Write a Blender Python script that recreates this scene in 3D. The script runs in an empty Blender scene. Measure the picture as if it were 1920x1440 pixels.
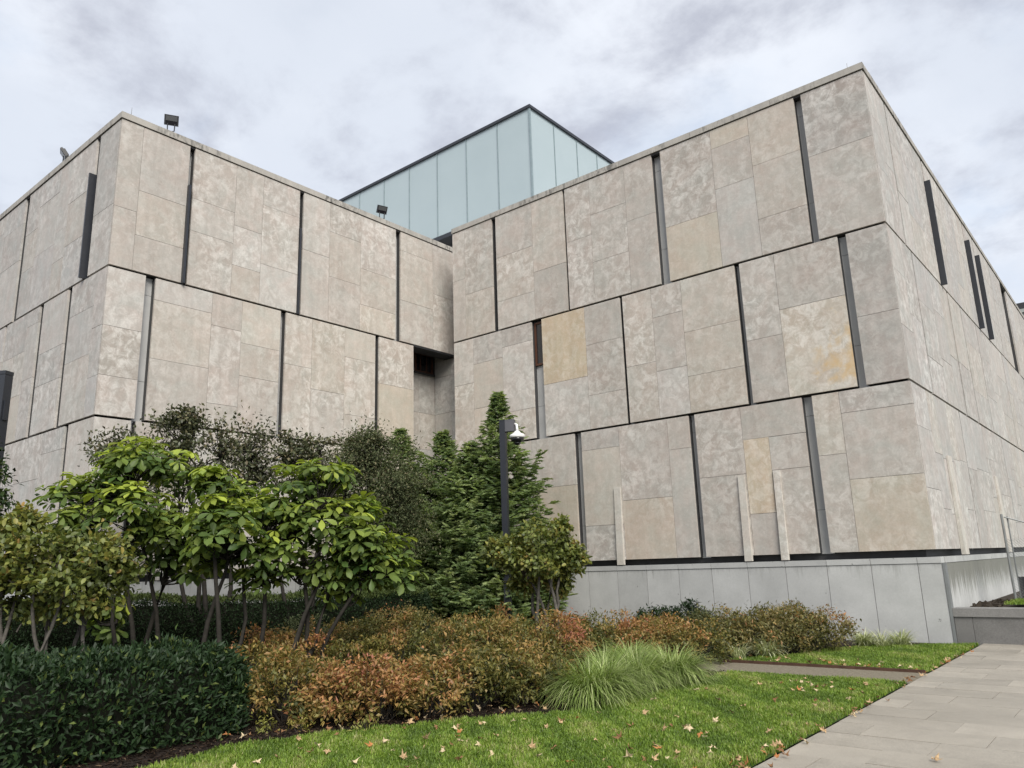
import bpy, math, random
import numpy as np
from mathutils import Matrix, Vector

S = bpy.context.scene
# ------------------------------------------------------------------ camera
FPX = 1446.85                                   # focal length in pixels of the 1920x1440 photograph
YAW, PITCH, ROLL = math.radians(39.41), math.radians(13.19), math.radians(-1.8475)
EYE = np.array([0.0, 0.0, 1.6])
_f = np.array([-math.sin(YAW)*math.cos(PITCH), math.cos(YAW)*math.cos(PITCH), math.sin(PITCH)])
_r = np.array([math.cos(YAW), math.sin(YAW), 0.0]); _u = np.cross(_r, _f)
RIGHT = math.cos(ROLL)*_r + math.sin(ROLL)*_u
UP = -math.sin(ROLL)*_r + math.cos(ROLL)*_u
FWD = _f
cam = bpy.data.objects.new('camera', bpy.data.cameras.new('camera'))
S.collection.objects.link(cam)
cam.data.sensor_width = 36; cam.data.lens = FPX/1920*36; cam.data.clip_start = 0.05; cam.data.clip_end = 3000
cam.matrix_world = Matrix([[RIGHT[i], UP[i], -FWD[i], EYE[i]] for i in range(3)] + [[0, 0, 0, 1]])
S.camera = cam
# ------------------------------------------------------------------ sky, sun, exposure
SUN_EL, SUN_AZ = math.radians(40), math.radians(-35)      # azimuth of the sun measured from +X
SKY_RAD, EXPOSURE = 0.282, 1.46
W = bpy.data.worlds.new('World'); S.world = W; W.use_nodes = True
nt = W.node_tree; nt.nodes.clear()
def N(tree, typ, **kw):
    n = tree.nodes.new(typ)
    for k, v in kw.items(): setattr(n, k, v)
    return n
def sky():
    L = nt.links.new
    out = N(nt, 'ShaderNodeOutputWorld'); bg = N(nt, 'ShaderNodeBackground'); L(bg.outputs[0], out.inputs[0])
    st = N(nt, 'ShaderNodeTexSky', sky_type='NISHITA'); st.sun_disc = False
    st.sun_elevation = SUN_EL; st.sun_rotation = math.pi/2-SUN_AZ; st.air_density = 1.0; st.dust_density = 2.0
    nis = N(nt, 'ShaderNodeMix', data_type='RGBA', blend_type='MULTIPLY'); nis.inputs[0].default_value = 1
    L(st.outputs[0], nis.inputs[6]); nis.inputs[7].default_value = (.1, .1, .1, 1)
    tc = N(nt, 'ShaderNodeTexCoord'); sp = N(nt, 'ShaderNodeSeparateXYZ'); L(tc.outputs['Generated'], sp.inputs[0])
    zz = N(nt, 'ShaderNodeMath', operation='MAXIMUM'); L(sp.outputs[2], zz.inputs[0]); zz.inputs[1].default_value = 0
    za = N(nt, 'ShaderNodeMath', operation='ADD'); L(zz.outputs[0], za.inputs[0]); za.inputs[1].default_value = .30
    dv = []
    for i in (0, 1):
        d = N(nt, 'ShaderNodeMath', operation='DIVIDE'); L(sp.outputs[i], d.inputs[0]); L(za.outputs[0], d.inputs[1]); dv.append(d)
    cb = N(nt, 'ShaderNodeCombineXYZ'); L(dv[0].outputs[0], cb.inputs[0]); L(dv[1].outputs[0], cb.inputs[1])
    def noise(off, sc, det, rough, dist=0.):
        mp = N(nt, 'ShaderNodeMapping'); L(cb.outputs[0], mp.inputs[0]); mp.inputs[1].default_value = off
        n = N(nt, 'ShaderNodeTexNoise'); L(mp.outputs[0], n.inputs[0]); n.inputs['Scale'].default_value = sc
        n.inputs['Detail'].default_value = det; n.inputs['Roughness'].default_value = rough; n.inputs['Distortion'].default_value = dist
        return n.outputs[0]
    def ramp(src, stops):
        r = N(nt, 'ShaderNodeValToRGB'); L(src, r.inputs[0]); e = r.color_ramp.elements
        while len(e) < len(stops): e.new(.5)
        for k, (p, c) in enumerate(stops): e[k].position = p; e[k].color = (*c, 1)
        r.color_ramp.interpolation = 'EASE'
        return r.outputs[0]
    def mix(f, a, b, blend='MIX'):
        m = N(nt, 'ShaderNodeMix', data_type='RGBA', blend_type=blend)
        if isinstance(f, float): m.inputs[0].default_value = f
        else: L(f, m.inputs[0])
        for s, v in ((6, a), (7, b)):
            if isinstance(v, tuple): m.inputs[s].default_value = (*v, 1)
            else: L(v, m.inputs[s])
        return m.outputs[2]
    k = SKY_RAD
    big = ramp(noise((3.1, 1.7, 0), 1.3, 7, .55, .1), [(.30, (.80*k, .87*k, 1.0*k)), (.46, (1.02*k, 1.08*k, 1.19*k)), (.64, (1.19*k, 1.24*k, 1.33*k))])
    puff = ramp(noise((12.4, 3.3, 0), 3.0, 9, .60, .15), [(.44, (0, 0, 0)), (.68, (1, 1, 1))])
    dark = mix(puff, big, (.66*k, .685*k, .79*k))
    gap = ramp(noise((1.3, 9.1, 2.), 1.7, 7, .55, .3), [(.56, (0, 0, 0)), (.76, (.5, .5, .5))])
    c = mix(gap, dark, mix(.5, nis.outputs[2], (.80*k, .98*k, 1.15*k)))
    c = mix(.06, c, nis.outputs[2])
    L(c, bg.inputs[0]); bg.inputs[1].default_value = 1.0
sky()
sl = bpy.data.lights.new('sun', 'SUN'); sl.energy = 1.5; sl.angle = math.radians(32); sl.color = (1.0, .955, .88)
so = bpy.data.objects.new('sun', sl); S.collection.objects.link(so)
sd = Vector((math.cos(SUN_EL)*math.cos(SUN_AZ), math.cos(SUN_EL)*math.sin(SUN_AZ), math.sin(SUN_EL)))
so.rotation_euler = sd.to_track_quat('Z', 'Y').to_euler(); so.location = (10, -10, 30)
vs = S.view_settings; vs.view_transform = 'Standard'; vs.look = 'None'; vs.exposure = EXPOSURE; vs.gamma = 1; vs.use_curve_mapping = False
S.render.engine = 'CYCLES'
S.cycles.max_bounces = 6; S.cycles.diffuse_bounces = 3; S.cycles.transparent_max_bounces = 8

# ------------------------------------------------------------------ pixel -> place
def ray(x, y): return (x-960)/FPX*RIGHT-(y-720)/FPX*UP+FWD
def at_z(x, y, z=0.0): d = ray(x, y); return EYE+d*((z-EYE[2])/d[2])
def at_x(x, y, X): d = ray(x, y); return EYE+d*(X/d[0])
def at_y(x, y, Y): d = ray(x, y); return EYE+d*(Y/d[1])
def at_d(x, y, d): return EYE+ray(x, y)*d
def ground_at(px, d):                            # ground point in column px at depth d
    p = at_d(px, 1075, d); return np.array([p[0], p[1], 0.0])

# ------------------------------------------------------------------ object helpers
COL = S.collection
def mesh_np(name, V, F, mats=None, attrs=None, smooth=False):
    """V (n,3); F (m,k) int array or list of lists"""
    me = bpy.data.meshes.new(name)
    if isinstance(F, np.ndarray):
        m, k = F.shape
        me.vertices.add(len(V)); me.vertices.foreach_set('co', np.ascontiguousarray(V, dtype=np.float32).ravel())
        me.loops.add(m*k); me.loops.foreach_set('vertex_index', np.ascontiguousarray(F, dtype=np.int32).ravel())
        me.polygons.add(m); me.polygons.foreach_set('loop_start', np.arange(0, m*k, k, dtype=np.int32))
        me.polygons.foreach_set('loop_total', np.full(m, k, dtype=np.int32))
        me.update(calc_edges=True)
    else:
        me.from_pydata([tuple(v) for v in V], [], F); me.update()
    for nm, a in (attrs or {}).items():
        at = me.attributes.new(nm, 'FLOAT', 'POINT'); at.data.foreach_set('value', np.ascontiguousarray(a, dtype=np.float32))
    if smooth: me.polygons.foreach_set('use_smooth', np.ones(len(me.polygons), dtype=bool))
    return me
def link(name, me, mat=None, parent=None, loc=(0, 0, 0), rot=None, color=None):
    o = bpy.data.objects.new(name, me); COL.objects.link(o)
    if parent is not None:
        o.parent = parent; pl = ORG[parent.name]
        o.location = (loc[0]-pl[0], loc[1]-pl[1], loc[2]-pl[2])
    else: o.location = loc
    ORG[o.name] = tuple(float(c) for c in loc)
    if rot is not None: o.rotation_euler = rot
    if mat is not None and me is not None and not me.materials: me.materials.append(mat)
    if color is not None: o.color = (*color, 1)
    return o
ORG = {}                                         # world origin of every unrotated parent
def thing(name, label, cat, loc=(0, 0, 0), group=None):
    o = link(name, None, loc=tuple(float(c) for c in loc)); return tag(o, label, cat, group)
def tag(o, label=None, cat=None, group=None, kind=None):
    if label: o['label'] = label
    if cat: o['category'] = cat
    if group: o['group'] = group
    if kind: o['kind'] = kind
    return o
BOXF = [(0, 3, 2, 1), (4, 5, 6, 7), (0, 1, 5, 4), (1, 2, 6, 5), (2, 3, 7, 6), (3, 0, 4, 7)]
class MB:
    def __init__(s): s.V = []; s.F = []
    def add(s, V, F):
        b = len(s.V); s.V += [tuple(map(float, v)) for v in V]; s.F += [tuple(i+b for i in f) for f in F]; return s
    def box(s, a, b, M=None):
        V = [(a[0], a[1], a[2]), (b[0], a[1], a[2]), (b[0], b[1], a[2]), (a[0], b[1], a[2]), (a[0], a[1], b[2]), (b[0], a[1], b[2]), (b[0], b[1], b[2]), (a[0], b[1], b[2])]
        if M is not None: V = [tuple(M @ Vector(v)) for v in V]
        return s.add(V, BOXF)
    def tube(s, pts, rad, n=6, cap=True):
        pts = [np.array(p, float) for p in pts]; rad = rad if hasattr(rad, '__len__') else [rad]*len(pts)
        V = []; F = []
        for i, p in enumerate(pts):
            t = pts[min(i+1, len(pts)-1)]-pts[max(i-1, 0)]; t /= max(1e-9, np.linalg.norm(t))
            a = np.cross(t, (0, 0, 1.)) if abs(t[2]) < .95 else np.cross(t, (1., 0, 0)); a /= np.linalg.norm(a); b = np.cross(t, a)
            for k in range(n):
                w = 2*math.pi*k/n; V.append(p+rad[i]*(math.cos(w)*a+math.sin(w)*b))
        for i in range(len(pts)-1):
            for k in range(n):
                k2 = (k+1) % n; F.append((i*n+k, i*n+k2, (i+1)*n+k2, (i+1)*n+k))
        if cap: F.append(tuple(range(n-1, -1, -1))); F.append(tuple((len(pts)-1)*n+k for k in range(n)))
        return s.add(V, F)
    def lathe(s, prof, c=(0, 0, 0), n=24):
        V = []; F = []
        for r, z in prof:
            for k in range(n): w = 2*math.pi*k/n; V.append((c[0]+r*math.cos(w), c[1]+r*math.sin(w), c[2]+z))
        for i in range(len(prof)-1):
            for k in range(n): k2 = (k+1) % n; F.append((i*n+k, i*n+k2, (i+1)*n+k2, (i+1)*n+k))
        F.append(tuple(range(n-1, -1, -1))); F.append(tuple((len(prof)-1)*n+k for k in range(n)))
        return s.add(V, F)
    def build(s, name, mat, parent=None, smooth=False, color=None, loc=None):
        loc = loc if loc is not None else (ORG[parent.name] if parent is not None else (0, 0, 0))
        V = [(v[0]-loc[0], v[1]-loc[1], v[2]-loc[2]) for v in s.V]
        me = bpy.data.meshes.new(name); me.from_pydata(V, [], s.F); me.update()
        if smooth:
            for p in me.polygons: p.use_smooth = True
        return link(name, me, mat, parent, loc, color=color)
def wbox(name, a, b, mat, parent=None, color=None):
    a, b = [min(p, q) for p, q in zip(a, b)], [max(p, q) for p, q in zip(a, b)]
    c = [(p+q)/2 for p, q in zip(a, b)]
    return MB().box(a, b).build(name, mat, parent, color=color, loc=c)

# ------------------------------------------------------------------ materials
def srgb(r, g, b): return tuple(((c/255+.055)/1.055)**2.4 if c > 10 else c/255/12.92 for c in (r, g, b))
class Mat:
    def __init__(s, name):
        s.m = bpy.data.materials.new(name); s.m.use_nodes = True; s.t = s.m.node_tree
        s.b = s.t.nodes['Principled BSDF']; s.out = s.t.nodes['Material Output']
    def L(s, a, b): s.t.links.new(a, b)
    def n(s, typ, **kw): return N(s.t, typ, **kw)
    def put(s, sock, v):
        if isinstance(v, tuple) and len(v) == 3 and sock.type == 'RGBA': sock.default_value = (*v, 1)
        elif isinstance(v, (int, float, tuple)): sock.default_value = v
        else: s.L(v, sock)
    def noise(s, vec, sc, det=4, rough=.5, dist=0., out=0):
        n = s.n('ShaderNodeTexNoise')
        if vec is not None: s.L(vec, n.inputs[0])
        n.inputs['Scale'].default_value = sc; n.inputs['Detail'].default_value = det
        n.inputs['Roughness'].default_value = rough; n.inputs['Distortion'].default_value = dist
        return n.outputs[out]
    def ramp(s, src, stops, interp='LINEAR'):
        r = s.n('ShaderNodeValToRGB'); s.L(src, r.inputs[0]); e = r.color_ramp.elements; r.color_ramp.interpolation = interp
        while len(e) < len(stops): e.new(.5)
        for k, (p, c) in enumerate(stops):
            e[k].position = p; e[k].color = (*(c if isinstance(c, tuple) else (c, c, c)), 1)
        return r.outputs[0]
    def mix(s, f, a, b, blend='MIX'):
        m = s.n('ShaderNodeMix', data_type='RGBA', blend_type=blend); s.put(m.inputs[0], f); s.put(m.inputs[6], a); s.put(m.inputs[7], b); return m.outputs[2]
    def math(s, op, a, b=None):
        m = s.n('ShaderNodeMath', operation=op); s.put(m.inputs[0], a)
        if b is not None: s.put(m.inputs[1], b)
        return m.outputs[0]
    def attr(s, nm): a = s.n('ShaderNodeAttribute'); a.attribute_name = nm; return a.outputs['Fac']
    def bump(s, h, st=.2, d=.01):
        b = s.n('ShaderNodeBump'); s.L(h, b.inputs['Height']); b.inputs['Strength'].default_value = st; b.inputs['Distance'].default_value = d; s.L(b.outputs[0], s.b.inputs['Normal'])
    def set(s, col=None, rough=None, metal=None, spec=None):
        if col is not None: s.put(s.b.inputs['Base Color'], col)
        if rough is not None: s.put(s.b.inputs['Roughness'], rough)
        if metal is not None: s.b.inputs['Metallic'].default_value = metal
        if spec is not None: s.b.inputs['Specular IOR Level'].default_value = spec
        return s
    def objvec(s, stretch=None):
        tc = s.n('ShaderNodeTexCoord'); oi = s.n('ShaderNodeObjectInfo')
        mul = s.n('ShaderNodeVectorMath', operation='SCALE'); mul.inputs[0].default_value = (37., 53., 71.); s.L(oi.outputs['Random'], mul.inputs['Scale'])
        v = tc.outputs['Object']
        if stretch:
            mp = s.n('ShaderNodeMapping'); s.L(v, mp.inputs[0]); mp.inputs['Scale'].default_value = stretch; v = mp.outputs[0]
        ad = s.n('ShaderNodeVectorMath', operation='ADD'); s.L(v, ad.inputs[0]); s.L(mul.outputs[0], ad.inputs[1])
        return ad.outputs[0], oi
def stone_mat(name, rust=None, mott=1.0):
    M = Mat(name); v, oi = M.objvec()
    rnd = M.math('FRACT', M.math('MULTIPLY', oi.outputs['Random'], 7.31))
    n1 = M.noise(v, 1.1, 5, .6, .4); n2 = M.noise(v, 5.0, 10, .74, .6); n3 = M.noise(v, 24, 4, .6); n4 = M.noise(v, 13, 6, .7, .3)
    c = oi.outputs['Color']
    hue = M.mix(M.ramp(M.noise(v, 1.7, 4, .6, .6), [(.32, 0), (.68, 1)]), (.965, 1.0, .995), (1.04, .985, .965))
    c = M.mix(1., c, hue, 'MULTIPLY')
    c = M.mix(M.math('MULTIPLY', M.ramp(n1, [(.36, 0), (.66, 1)]), .55), c, M.mix(1., c, (.84, .825, .81), 'MULTIPLY'))
    blot = M.ramp(n2, [(.44, 0), (.60, 1)])
    amt = M.math('ADD', M.math('MULTIPLY', M.math('POWER', rnd, 1.4), .55*mott), .40*mott)
    amt = M.math('MULTIPLY', amt, M.ramp(M.noise(v, .9, 3, .5), [(.35, .45), (.65, 1.25)]))
    c = M.mix(amt, M.mix(1., c, (.93, .925, .92), 'MULTIPLY'), M.mix(blot, M.mix(1., c, (.86, .845, .83), 'MULTIPLY'), M.mix(.6, M.mix(1., c, (1.3, 1.3, 1.3), 'MULTIPLY'), (.60, .585, .55))))
    spk = M.ramp(n4, [(.60, 0), (.68, 1)]); c = M.mix(M.math('MULTIPLY', spk, .28*mott), c, (.66, .64, .60))
    pit = M.ramp(M.noise(v, 6.5, 8, .72, .8), [(.60, 0), (.70, 1)])
    c = M.mix(M.math('MULTIPLY', pit, .40), c, M.mix(1., c, (.66, .62, .57), 'MULTIPLY'))
    c = M.mix(1., c, M.ramp(n3, [(.25, .92), (.75, 1.07)]), 'MULTIPLY')
    w, _ = M.objvec((3.2, 3.2, .22))
    c = M.mix(.40, c, M.mix(1., c, M.ramp(M.noise(w, 2.2, 5, .6), [(.3, .82), (.6, 1.06)]), 'MULTIPLY'))
    if rust:
        tc = M.n('ShaderNodeTexCoord'); sp = M.n('ShaderNodeSeparateXYZ'); M.L(tc.outputs['Object'], sp.inputs[0])
        g = M.math('ADD', M.math('MULTIPLY', sp.outputs[0], .42), M.math('MULTIPLY', M.math('ABSOLUTE', M.math('ADD', sp.outputs[2], .25)), -.42))
        k = M.math('ADD', g, M.math('MULTIPLY', M.noise(v, 2.6, 8, .65, .8), 1.5))
        c = M.mix(M.ramp(k, [(.66, 0), (.98, .8)]), c, M.mix(M.noise(v, 9, 5), (.52, .33, .14), (.60, .48, .30)))
    M.set(c, .82, spec=.25); M.bump(M.noise(v, 40, 5, .6), .25, .004)
    return M.m
STONE = stone_mat('limestone'); STONE_RUST = stone_mat('limestone_rusty', True); STONE_PLAIN = stone_mat('limestone_honed', mott=.6)
def simple(name, col, rough=.6, metal=0., spec=.5, var=.12, scale=6.):
    M = Mat(name); v, oi = M.objvec(); n = M.noise(v, scale, 5, .6)
    M.set(M.mix(1., col, M.ramp(n, [(.3, 1-var), (.7, 1+var)]), 'MULTIPLY'), rough, metal, spec); return M.m
ZINC = simple('zinc_sheet', (.44, .44, .43), .5, .0, .5, .08, 2.)
DARK = simple('dark_bronze', (.030, .031, .034), .45, 0, .4)
CARR = simple('carrier_metal', (.055, .055, .056), .6, 0, .3)
FIN = simple('anodised_fin', (.024, .027, .034), .4, 0, .5)
POLE = simple('black_powder_coat', (.016, .018, .024), .38, 0, .5)
WOOD = simple('stained_wood', (.085, .034, .018), .5)
RODM = simple('grey_rod', (.2, .2, .2), .4)
GALV = simple('galvanised_steel', (.22, .23, .23), .5, .3, .4)
WHITEPL = simple('white_housing', (.75, .75, .74), .35, 0, .5, .03)
LENS = simple('lens_glass', (.10, .105, .11), .15, 0, .6)
SMOKE = simple('smoked_dome', (.012, .012, .016), .08, 0, .8, .02)
RUBBER = simple('dark_rubber', (.02, .02, .022), .6)
GREENPL = simple('green_plastic', (.02, .12, .085), .5)
def glass_dark():
    M = Mat('window_glass'); M.set((.012, .014, .018), .06, 0, .8); return M.m
WGLASS = glass_dark()
def coping_mat():
    M = Mat('coping_stone'); v, oi = M.objvec((1, 1, .35)); c = oi.outputs['Color']
    c = M.mix(1., c, M.ramp(M.noise(v, 3, 6, .6), [(.3, .85), (.7, 1.1)]), 'MULTIPLY')
    st = M.math('MULTIPLY', M.ramp(M.noise(v, 9, 6, .7), [(.47, 0), (.60, 1)]), M.ramp(M.noise(v, .8, 3, .5), [(.42, .1), (.62, 1)]))
    c = M.mix(M.math('MULTIPLY', st, .8), c, (.075, .075, .07)); M.set(c, .85, spec=.2); return M.m
COPING = coping_mat()
def plinth_mat(name, streak):
    M = Mat(name); v, oi = M.objvec(); c = oi.outputs['Color']
    c = M.mix(1., c, M.ramp(M.noise(v, 1.6, 6, .6), [(.3, .86), (.7, 1.08)]), 'MULTIPLY')
    c = M.mix(1., c, M.ramp(M.noise(v, 30, 4, .6), [(.3, .95), (.7, 1.04)]), 'MULTIPLY')
    spot = M.ramp(M.noise(v, 8, 3, .5), [(.71, 0), (.75, 1)]); c = M.mix(M.math('MULTIPLY', spot, .65), c, (.13, .13, .12))
    w, _ = M.objvec((6, 6, .5)); tc = M.n('ShaderNodeTexCoord'); sp = M.n('ShaderNodeSeparateXYZ'); M.L(tc.outputs['Object'], sp.inputs[0])
    z = sp.outputs[2]
    if streak:
        k = M.math('ADD', M.math('MULTIPLY', z, .62), M.math('MULTIPLY', M.noise(w, 2.4, 6, .7), 1.0))
        c = M.mix(M.ramp(k, [(.58, 0), (.80, .85)]), c, (.15, .15, .125))
    else:
        k = M.math('ADD', M.math('MULTIPLY', z, .55), M.math('MULTIPLY', M.noise(w, 2.4, 6, .7), .9))
        c = M.mix(M.ramp(k, [(.82, 0), (1.0, .45)]), c, (.20, .20, .185))
    M.set(c, .7, spec=.3); return M.m
PLINTH = plinth_mat('plinth_stone', False); PLINTHS = plinth_mat('plinth_stone_streaked', True)
def frosted():
    M = Mat('frosted_glass'); v, oi = M.objvec()
    M.set(M.mix(M.noise(v, .5, 3), (.35, .425, .448), (.405, .48, .502)), .2, 0, .55); return M.m
FROST = frosted()
def granite(name, col, var=.3):
    M = Mat(name); v, oi = M.objvec(); c = M.mix(1., col, M.ramp(oi.outputs['Random'], [(0, .88), (1, 1.1)]), 'MULTIPLY')
    c = M.mix(1., c, M.ramp(M.noise(v, 140, 2, .6), [(.3, 1-var), (.7, 1+var)]), 'MULTIPLY')
    c = M.mix(1., c, M.ramp(M.noise(v, 1.4, 6, .65, .4), [(.3, .80), (.7, 1.10)]), 'MULTIPLY')
    M.set(c, M.ramp(M.noise(v, 2.2, 5), [(.35, .30), (.65, .58)]), spec=.5); M.bump(M.noise(v, 90, 3), .15, .003); return M.m
PAVER = granite('granite_paver', (.335, .305, .255)); GRANITE = granite('granite_wall', (.185, .18, .172), .4); JOINT = simple('joint_sand', (.07, .066, .058), .9)
def leaf_mat(name, ramp_stops, rough=.45, trans=.28, spec=.4, vein=False):
    M = Mat(name); h = M.attr('hue'); r = M.attr('rnd')
    c = M.ramp(h, ramp_stops)
    c = M.mix(1., c, M.ramp(r, [(0, .62), (.5, 1.0), (1, 1.38)]), 'MULTIPLY')
    M.set(c, rough, spec=spec)
    tr = M.n('ShaderNodeBsdfTranslucent'); M.L(M.mix(1., c, (1.25, 1.3, .7), 'MULTIPLY'), tr.inputs[0])
    ms = M.n('ShaderNodeMixShader'); ms.inputs[0].default_value = trans
    M.L(M.b.outputs[0], ms.inputs[1]); M.L(tr.outputs[0], ms.inputs[2]); M.L(ms.outputs[0], M.out.inputs[0])
    return M.m
LM = dict(
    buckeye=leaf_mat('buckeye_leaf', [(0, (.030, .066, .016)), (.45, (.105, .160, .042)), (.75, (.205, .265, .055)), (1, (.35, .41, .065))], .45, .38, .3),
    hazel=leaf_mat('witch_hazel_leaf', [(0, (.048, .072, .020)), (.5, (.135, .165, .042)), (.8, (.245, .240, .055)), (1, (.30, .19, .06))], .45),
    laurel=leaf_mat('laurel_leaf', [(0, (.010, .022, .009)), (.6, (.022, .044, .016)), (.9, (.052, .085, .024)), (1, (.13, .16, .04))], .5, .15, .25),
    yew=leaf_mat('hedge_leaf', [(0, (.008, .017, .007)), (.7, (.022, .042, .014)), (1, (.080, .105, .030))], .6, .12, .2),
    conifer=leaf_mat('conifer_leaf', [(0, (.058, .095, .046)), (.45, (.150, .212, .096)), (.8, (.265, .335, .145)), (1, (.33, .37, .18))], .65, .45, .2),
    autumn=leaf_mat('autumn_leaf', [(0, (.085, .095, .026)), (.28, (.175, .155, .040)), (.5, (.30, .205, .068)), (.75, (.365, .180, .075)), (1, (.30, .115, .070))], .48, .30),
    olive=leaf_mat('olive_leaf', [(0, (.060, .070, .024)), (.5, (.135, .130, .042)), (.85, (.22, .165, .058)), (1, (.30, .14, .055))], .48, .25),
    dusk=leaf_mat('dark_tree_leaf', [(0, (.032, .042, .020)), (.6, (.082, .090, .042)), (1, (.16, .13, .075))], .42, .15),
    brown=leaf_mat('brown_green_leaf', [(0, (.042, .058, .028)), (.6, (.100, .118, .058)), (1, (.17, .15, .09))], .75, .2, .15),
    sedge=leaf_mat('sedge_blade', [(0, (.115, .175, .036)), (.55, (.25, .335, .090)), (1, (.52, .56, .28))], .45, .25),
    varieg=leaf_mat('variegated_blade', [(0, (.14, .19, .06)), (.5, (.36, .40, .20)), (1, (.62, .62, .42))], .45, .25),
    grass=leaf_mat('lawn_blade', [(0, (.070, .118, .018)), (.5, (.142, .228, .030)), (.85, (.235, .330, .046)), (1, (.36, .35, .15))], .5, .32),
)
BARK = simple('grey_bark', (.090, .083, .072), .85, 0, .2, .35, 18.); BARKD = simple('dark_bark', (.030, .027, .023), .9, 0, .2, .3, 18.)
CORE = simple('inner_twigs', (.012, .013, .009), .95, 0, .05, .3, 9.)

# ------------------------------------------------------------------ building: stone wings
rng = random.Random(11)
ZTOP, ZA, ZB, ZC, ZP = 11.64, (8.150, 11.625), (4.870, 8.105), (1.635, 4.825), 1.50
GAP, TH, DEP = .0037, .05, .21
XR, YR, XRL = -3.30, 16.09, -15.42              # right wing: front corner and left end
XL, YL = -16.41, 6.50                            # left wing: front corner
TINTS = [(.455, .422, .375), (.44, .412, .372), (.465, .432, .383), (.435, .408, .368), (.47, .435, .378), (.45, .42, .382), (.43, .40, .36), (.465, .44, .40)]
GREYS = [(.45, .435, .405), (.43, .42, .395), (.465, .45, .42), (.44, .43, .41), (.42, .405, .38), (.46, .44, .40)]
SPEC = dict(gold=(.51, .435, .32), tan=(.475, .428, .36), cream=(.49, .46, .405), pale=(.485, .465, .43), grey=(.41, .39, .36), beige=(.48, .438, .365), ochre=(.50, .43, .33), rust=(.52, .48, .41))
class Facade:
    """axis 'x': wall in a y-plane facing -Y, s = x;  axis 'y': wall in an x-plane facing +X, s = y"""
    def __init__(s, axis, plane, parent, tints): s.ax = axis; s.pl = plane; s.par = parent; s.tints = tints
    def sz(s, px, py):
        p = at_y(px, py, s.pl) if s.ax == 'x' else at_x(px, py, s.pl)
        return (p[0] if s.ax == 'x' else p[1]), p[2]
    def bounds(s, s0, s1, z0, z1, d0, d1):       # d0..d1 depth behind the face (negative = proud)
        if s.ax == 'x': return (s0, s.pl+d0, z0), (s1, s.pl+d1, z1)
        return (s.pl-d1, s0, z0), (s.pl-d0, s1, z1)
    def box(s, name, s0, s1, z0, z1, d0, d1, mat, color=None, par=None):
        a, b = s.bounds(s0, s1, z0, z1, d0, d1); return wbox(name, a, b, mat, par or s.par, color)
    def panel(s, s0, s1, z0, z1, spec=None):
        c = SPEC[spec] if spec in SPEC else rng.choice(s.tints)
        k = rng.uniform(1.01, 1.10); c = (c[0]*k, c[1]*k, c[2]*k*1.02)
        mat = STONE_RUST if spec == 'rust' else STONE_PLAIN if spec in ('tan', 'beige', 'cream') else STONE
        pr = rng.uniform(0, .004)
        s.box('stone_panel', s0+GAP, s1-GAP, z0+GAP, z1-GAP, -pr, TH, mat, c)
    def module(s, s0, s1, z0, z1): s.box('panel_carrier', s0+.004, s1-.004, z0+.004, z1-.004, TH+.006, DEP, CARR)
    def slot(s, s0, s1, z0, z1, lining=True):
        if not lining: return
        za, zb = z0+(z1-z0)*.27, z0+(z1-z0)*.88
        for a, b in ((z0-.02, za), (za, zb), (zb, z1+.02)): s.box('slot_lining', s0-.02, s1+.02, a+.004, b-.004, DEP-.03, DEP-.006, ZINC)
    def course(s, start, items, zr):
        """items: ('p', s_end, [joint z...], [spec from top...]) or ('s', s_end)"""
        z0, z1 = zr; cur = start; m0 = start
        for it in items:
            if it[0] == 'p':
                zs = [z1]+sorted([z for z in it[2]], reverse=True)+[z0]; sp = (it[3] if len(it) > 3 else [])
                for k in range(len(zs)-1):
                    q = sp[k] if k < len(sp) else None
                    if q == 'skip': continue
                    s.panel(cur, it[1], zs[k+1], zs[k], q)
            else:
                if cur > m0+.01: s.module(m0, cur, z0, z1)
                s.slot(cur, it[1], z0, z1, len(it) < 3); m0 = it[1]
            cur = it[1]
        if cur > m0+.01: s.module(m0, cur, z0, z1)
    def px(s, items):                            # pixel table -> metres
        out = []
        for it in items:
            se = it[1] if isinstance(it[1], float) else s.sz(*it[1])[0]
            if it[0] == 'p': out.append(('p', se, [s.sz(*j)[1] for j in it[2]], *it[3:]))
            else: out.append(('s', se, *it[2:]))
        return out
    def auto(s, start, end, slots, zr, seed, cw=(.8, 1.5)):
        r = random.Random(seed); cur = start; items = []
        for a, b in slots+[(end, None)]:
            n = max(1, round((a-cur)/r.uniform(*cw))); ws = [r.uniform(.7, 1.3) for _ in range(n)]; t = sum(ws); x = cur
            for k, w in enumerate(ws):
                x = a if k == n-1 else x+(a-cur)*w/t
                h = zr[1]-zr[0]; js = r.choice([[.45], [.3, .68], [.6], [.25, .6], [.38, .72]])
                items.append(('p', x, [zr[0]+h*j+r.uniform(-.12, .12) for j in js], [r.choice([None]*12+['cream', 'pale', 'pale'])]))
            if b is not None: items.append(('s', b)); cur = b
        s.course(start, items, zr)

right_wing = thing('stone_building', 'right wing of the limestone museum with its sharp corner above the paved path', 'building', ((XR+XRL)/2, 28.5, 0))
left_wing = thing('stone_building', 'left wing of the limestone museum behind the garden trees', 'building', (-22, 12, 0))
R1 = Facade('x', YR, right_wing, TINTS); R2 = Facade('y', XR, right_wing, GREYS)
L1 = Facade('y', XL, left_wing, TINTS); L2 = Facade('x', YL, left_wing, GREYS)
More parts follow.
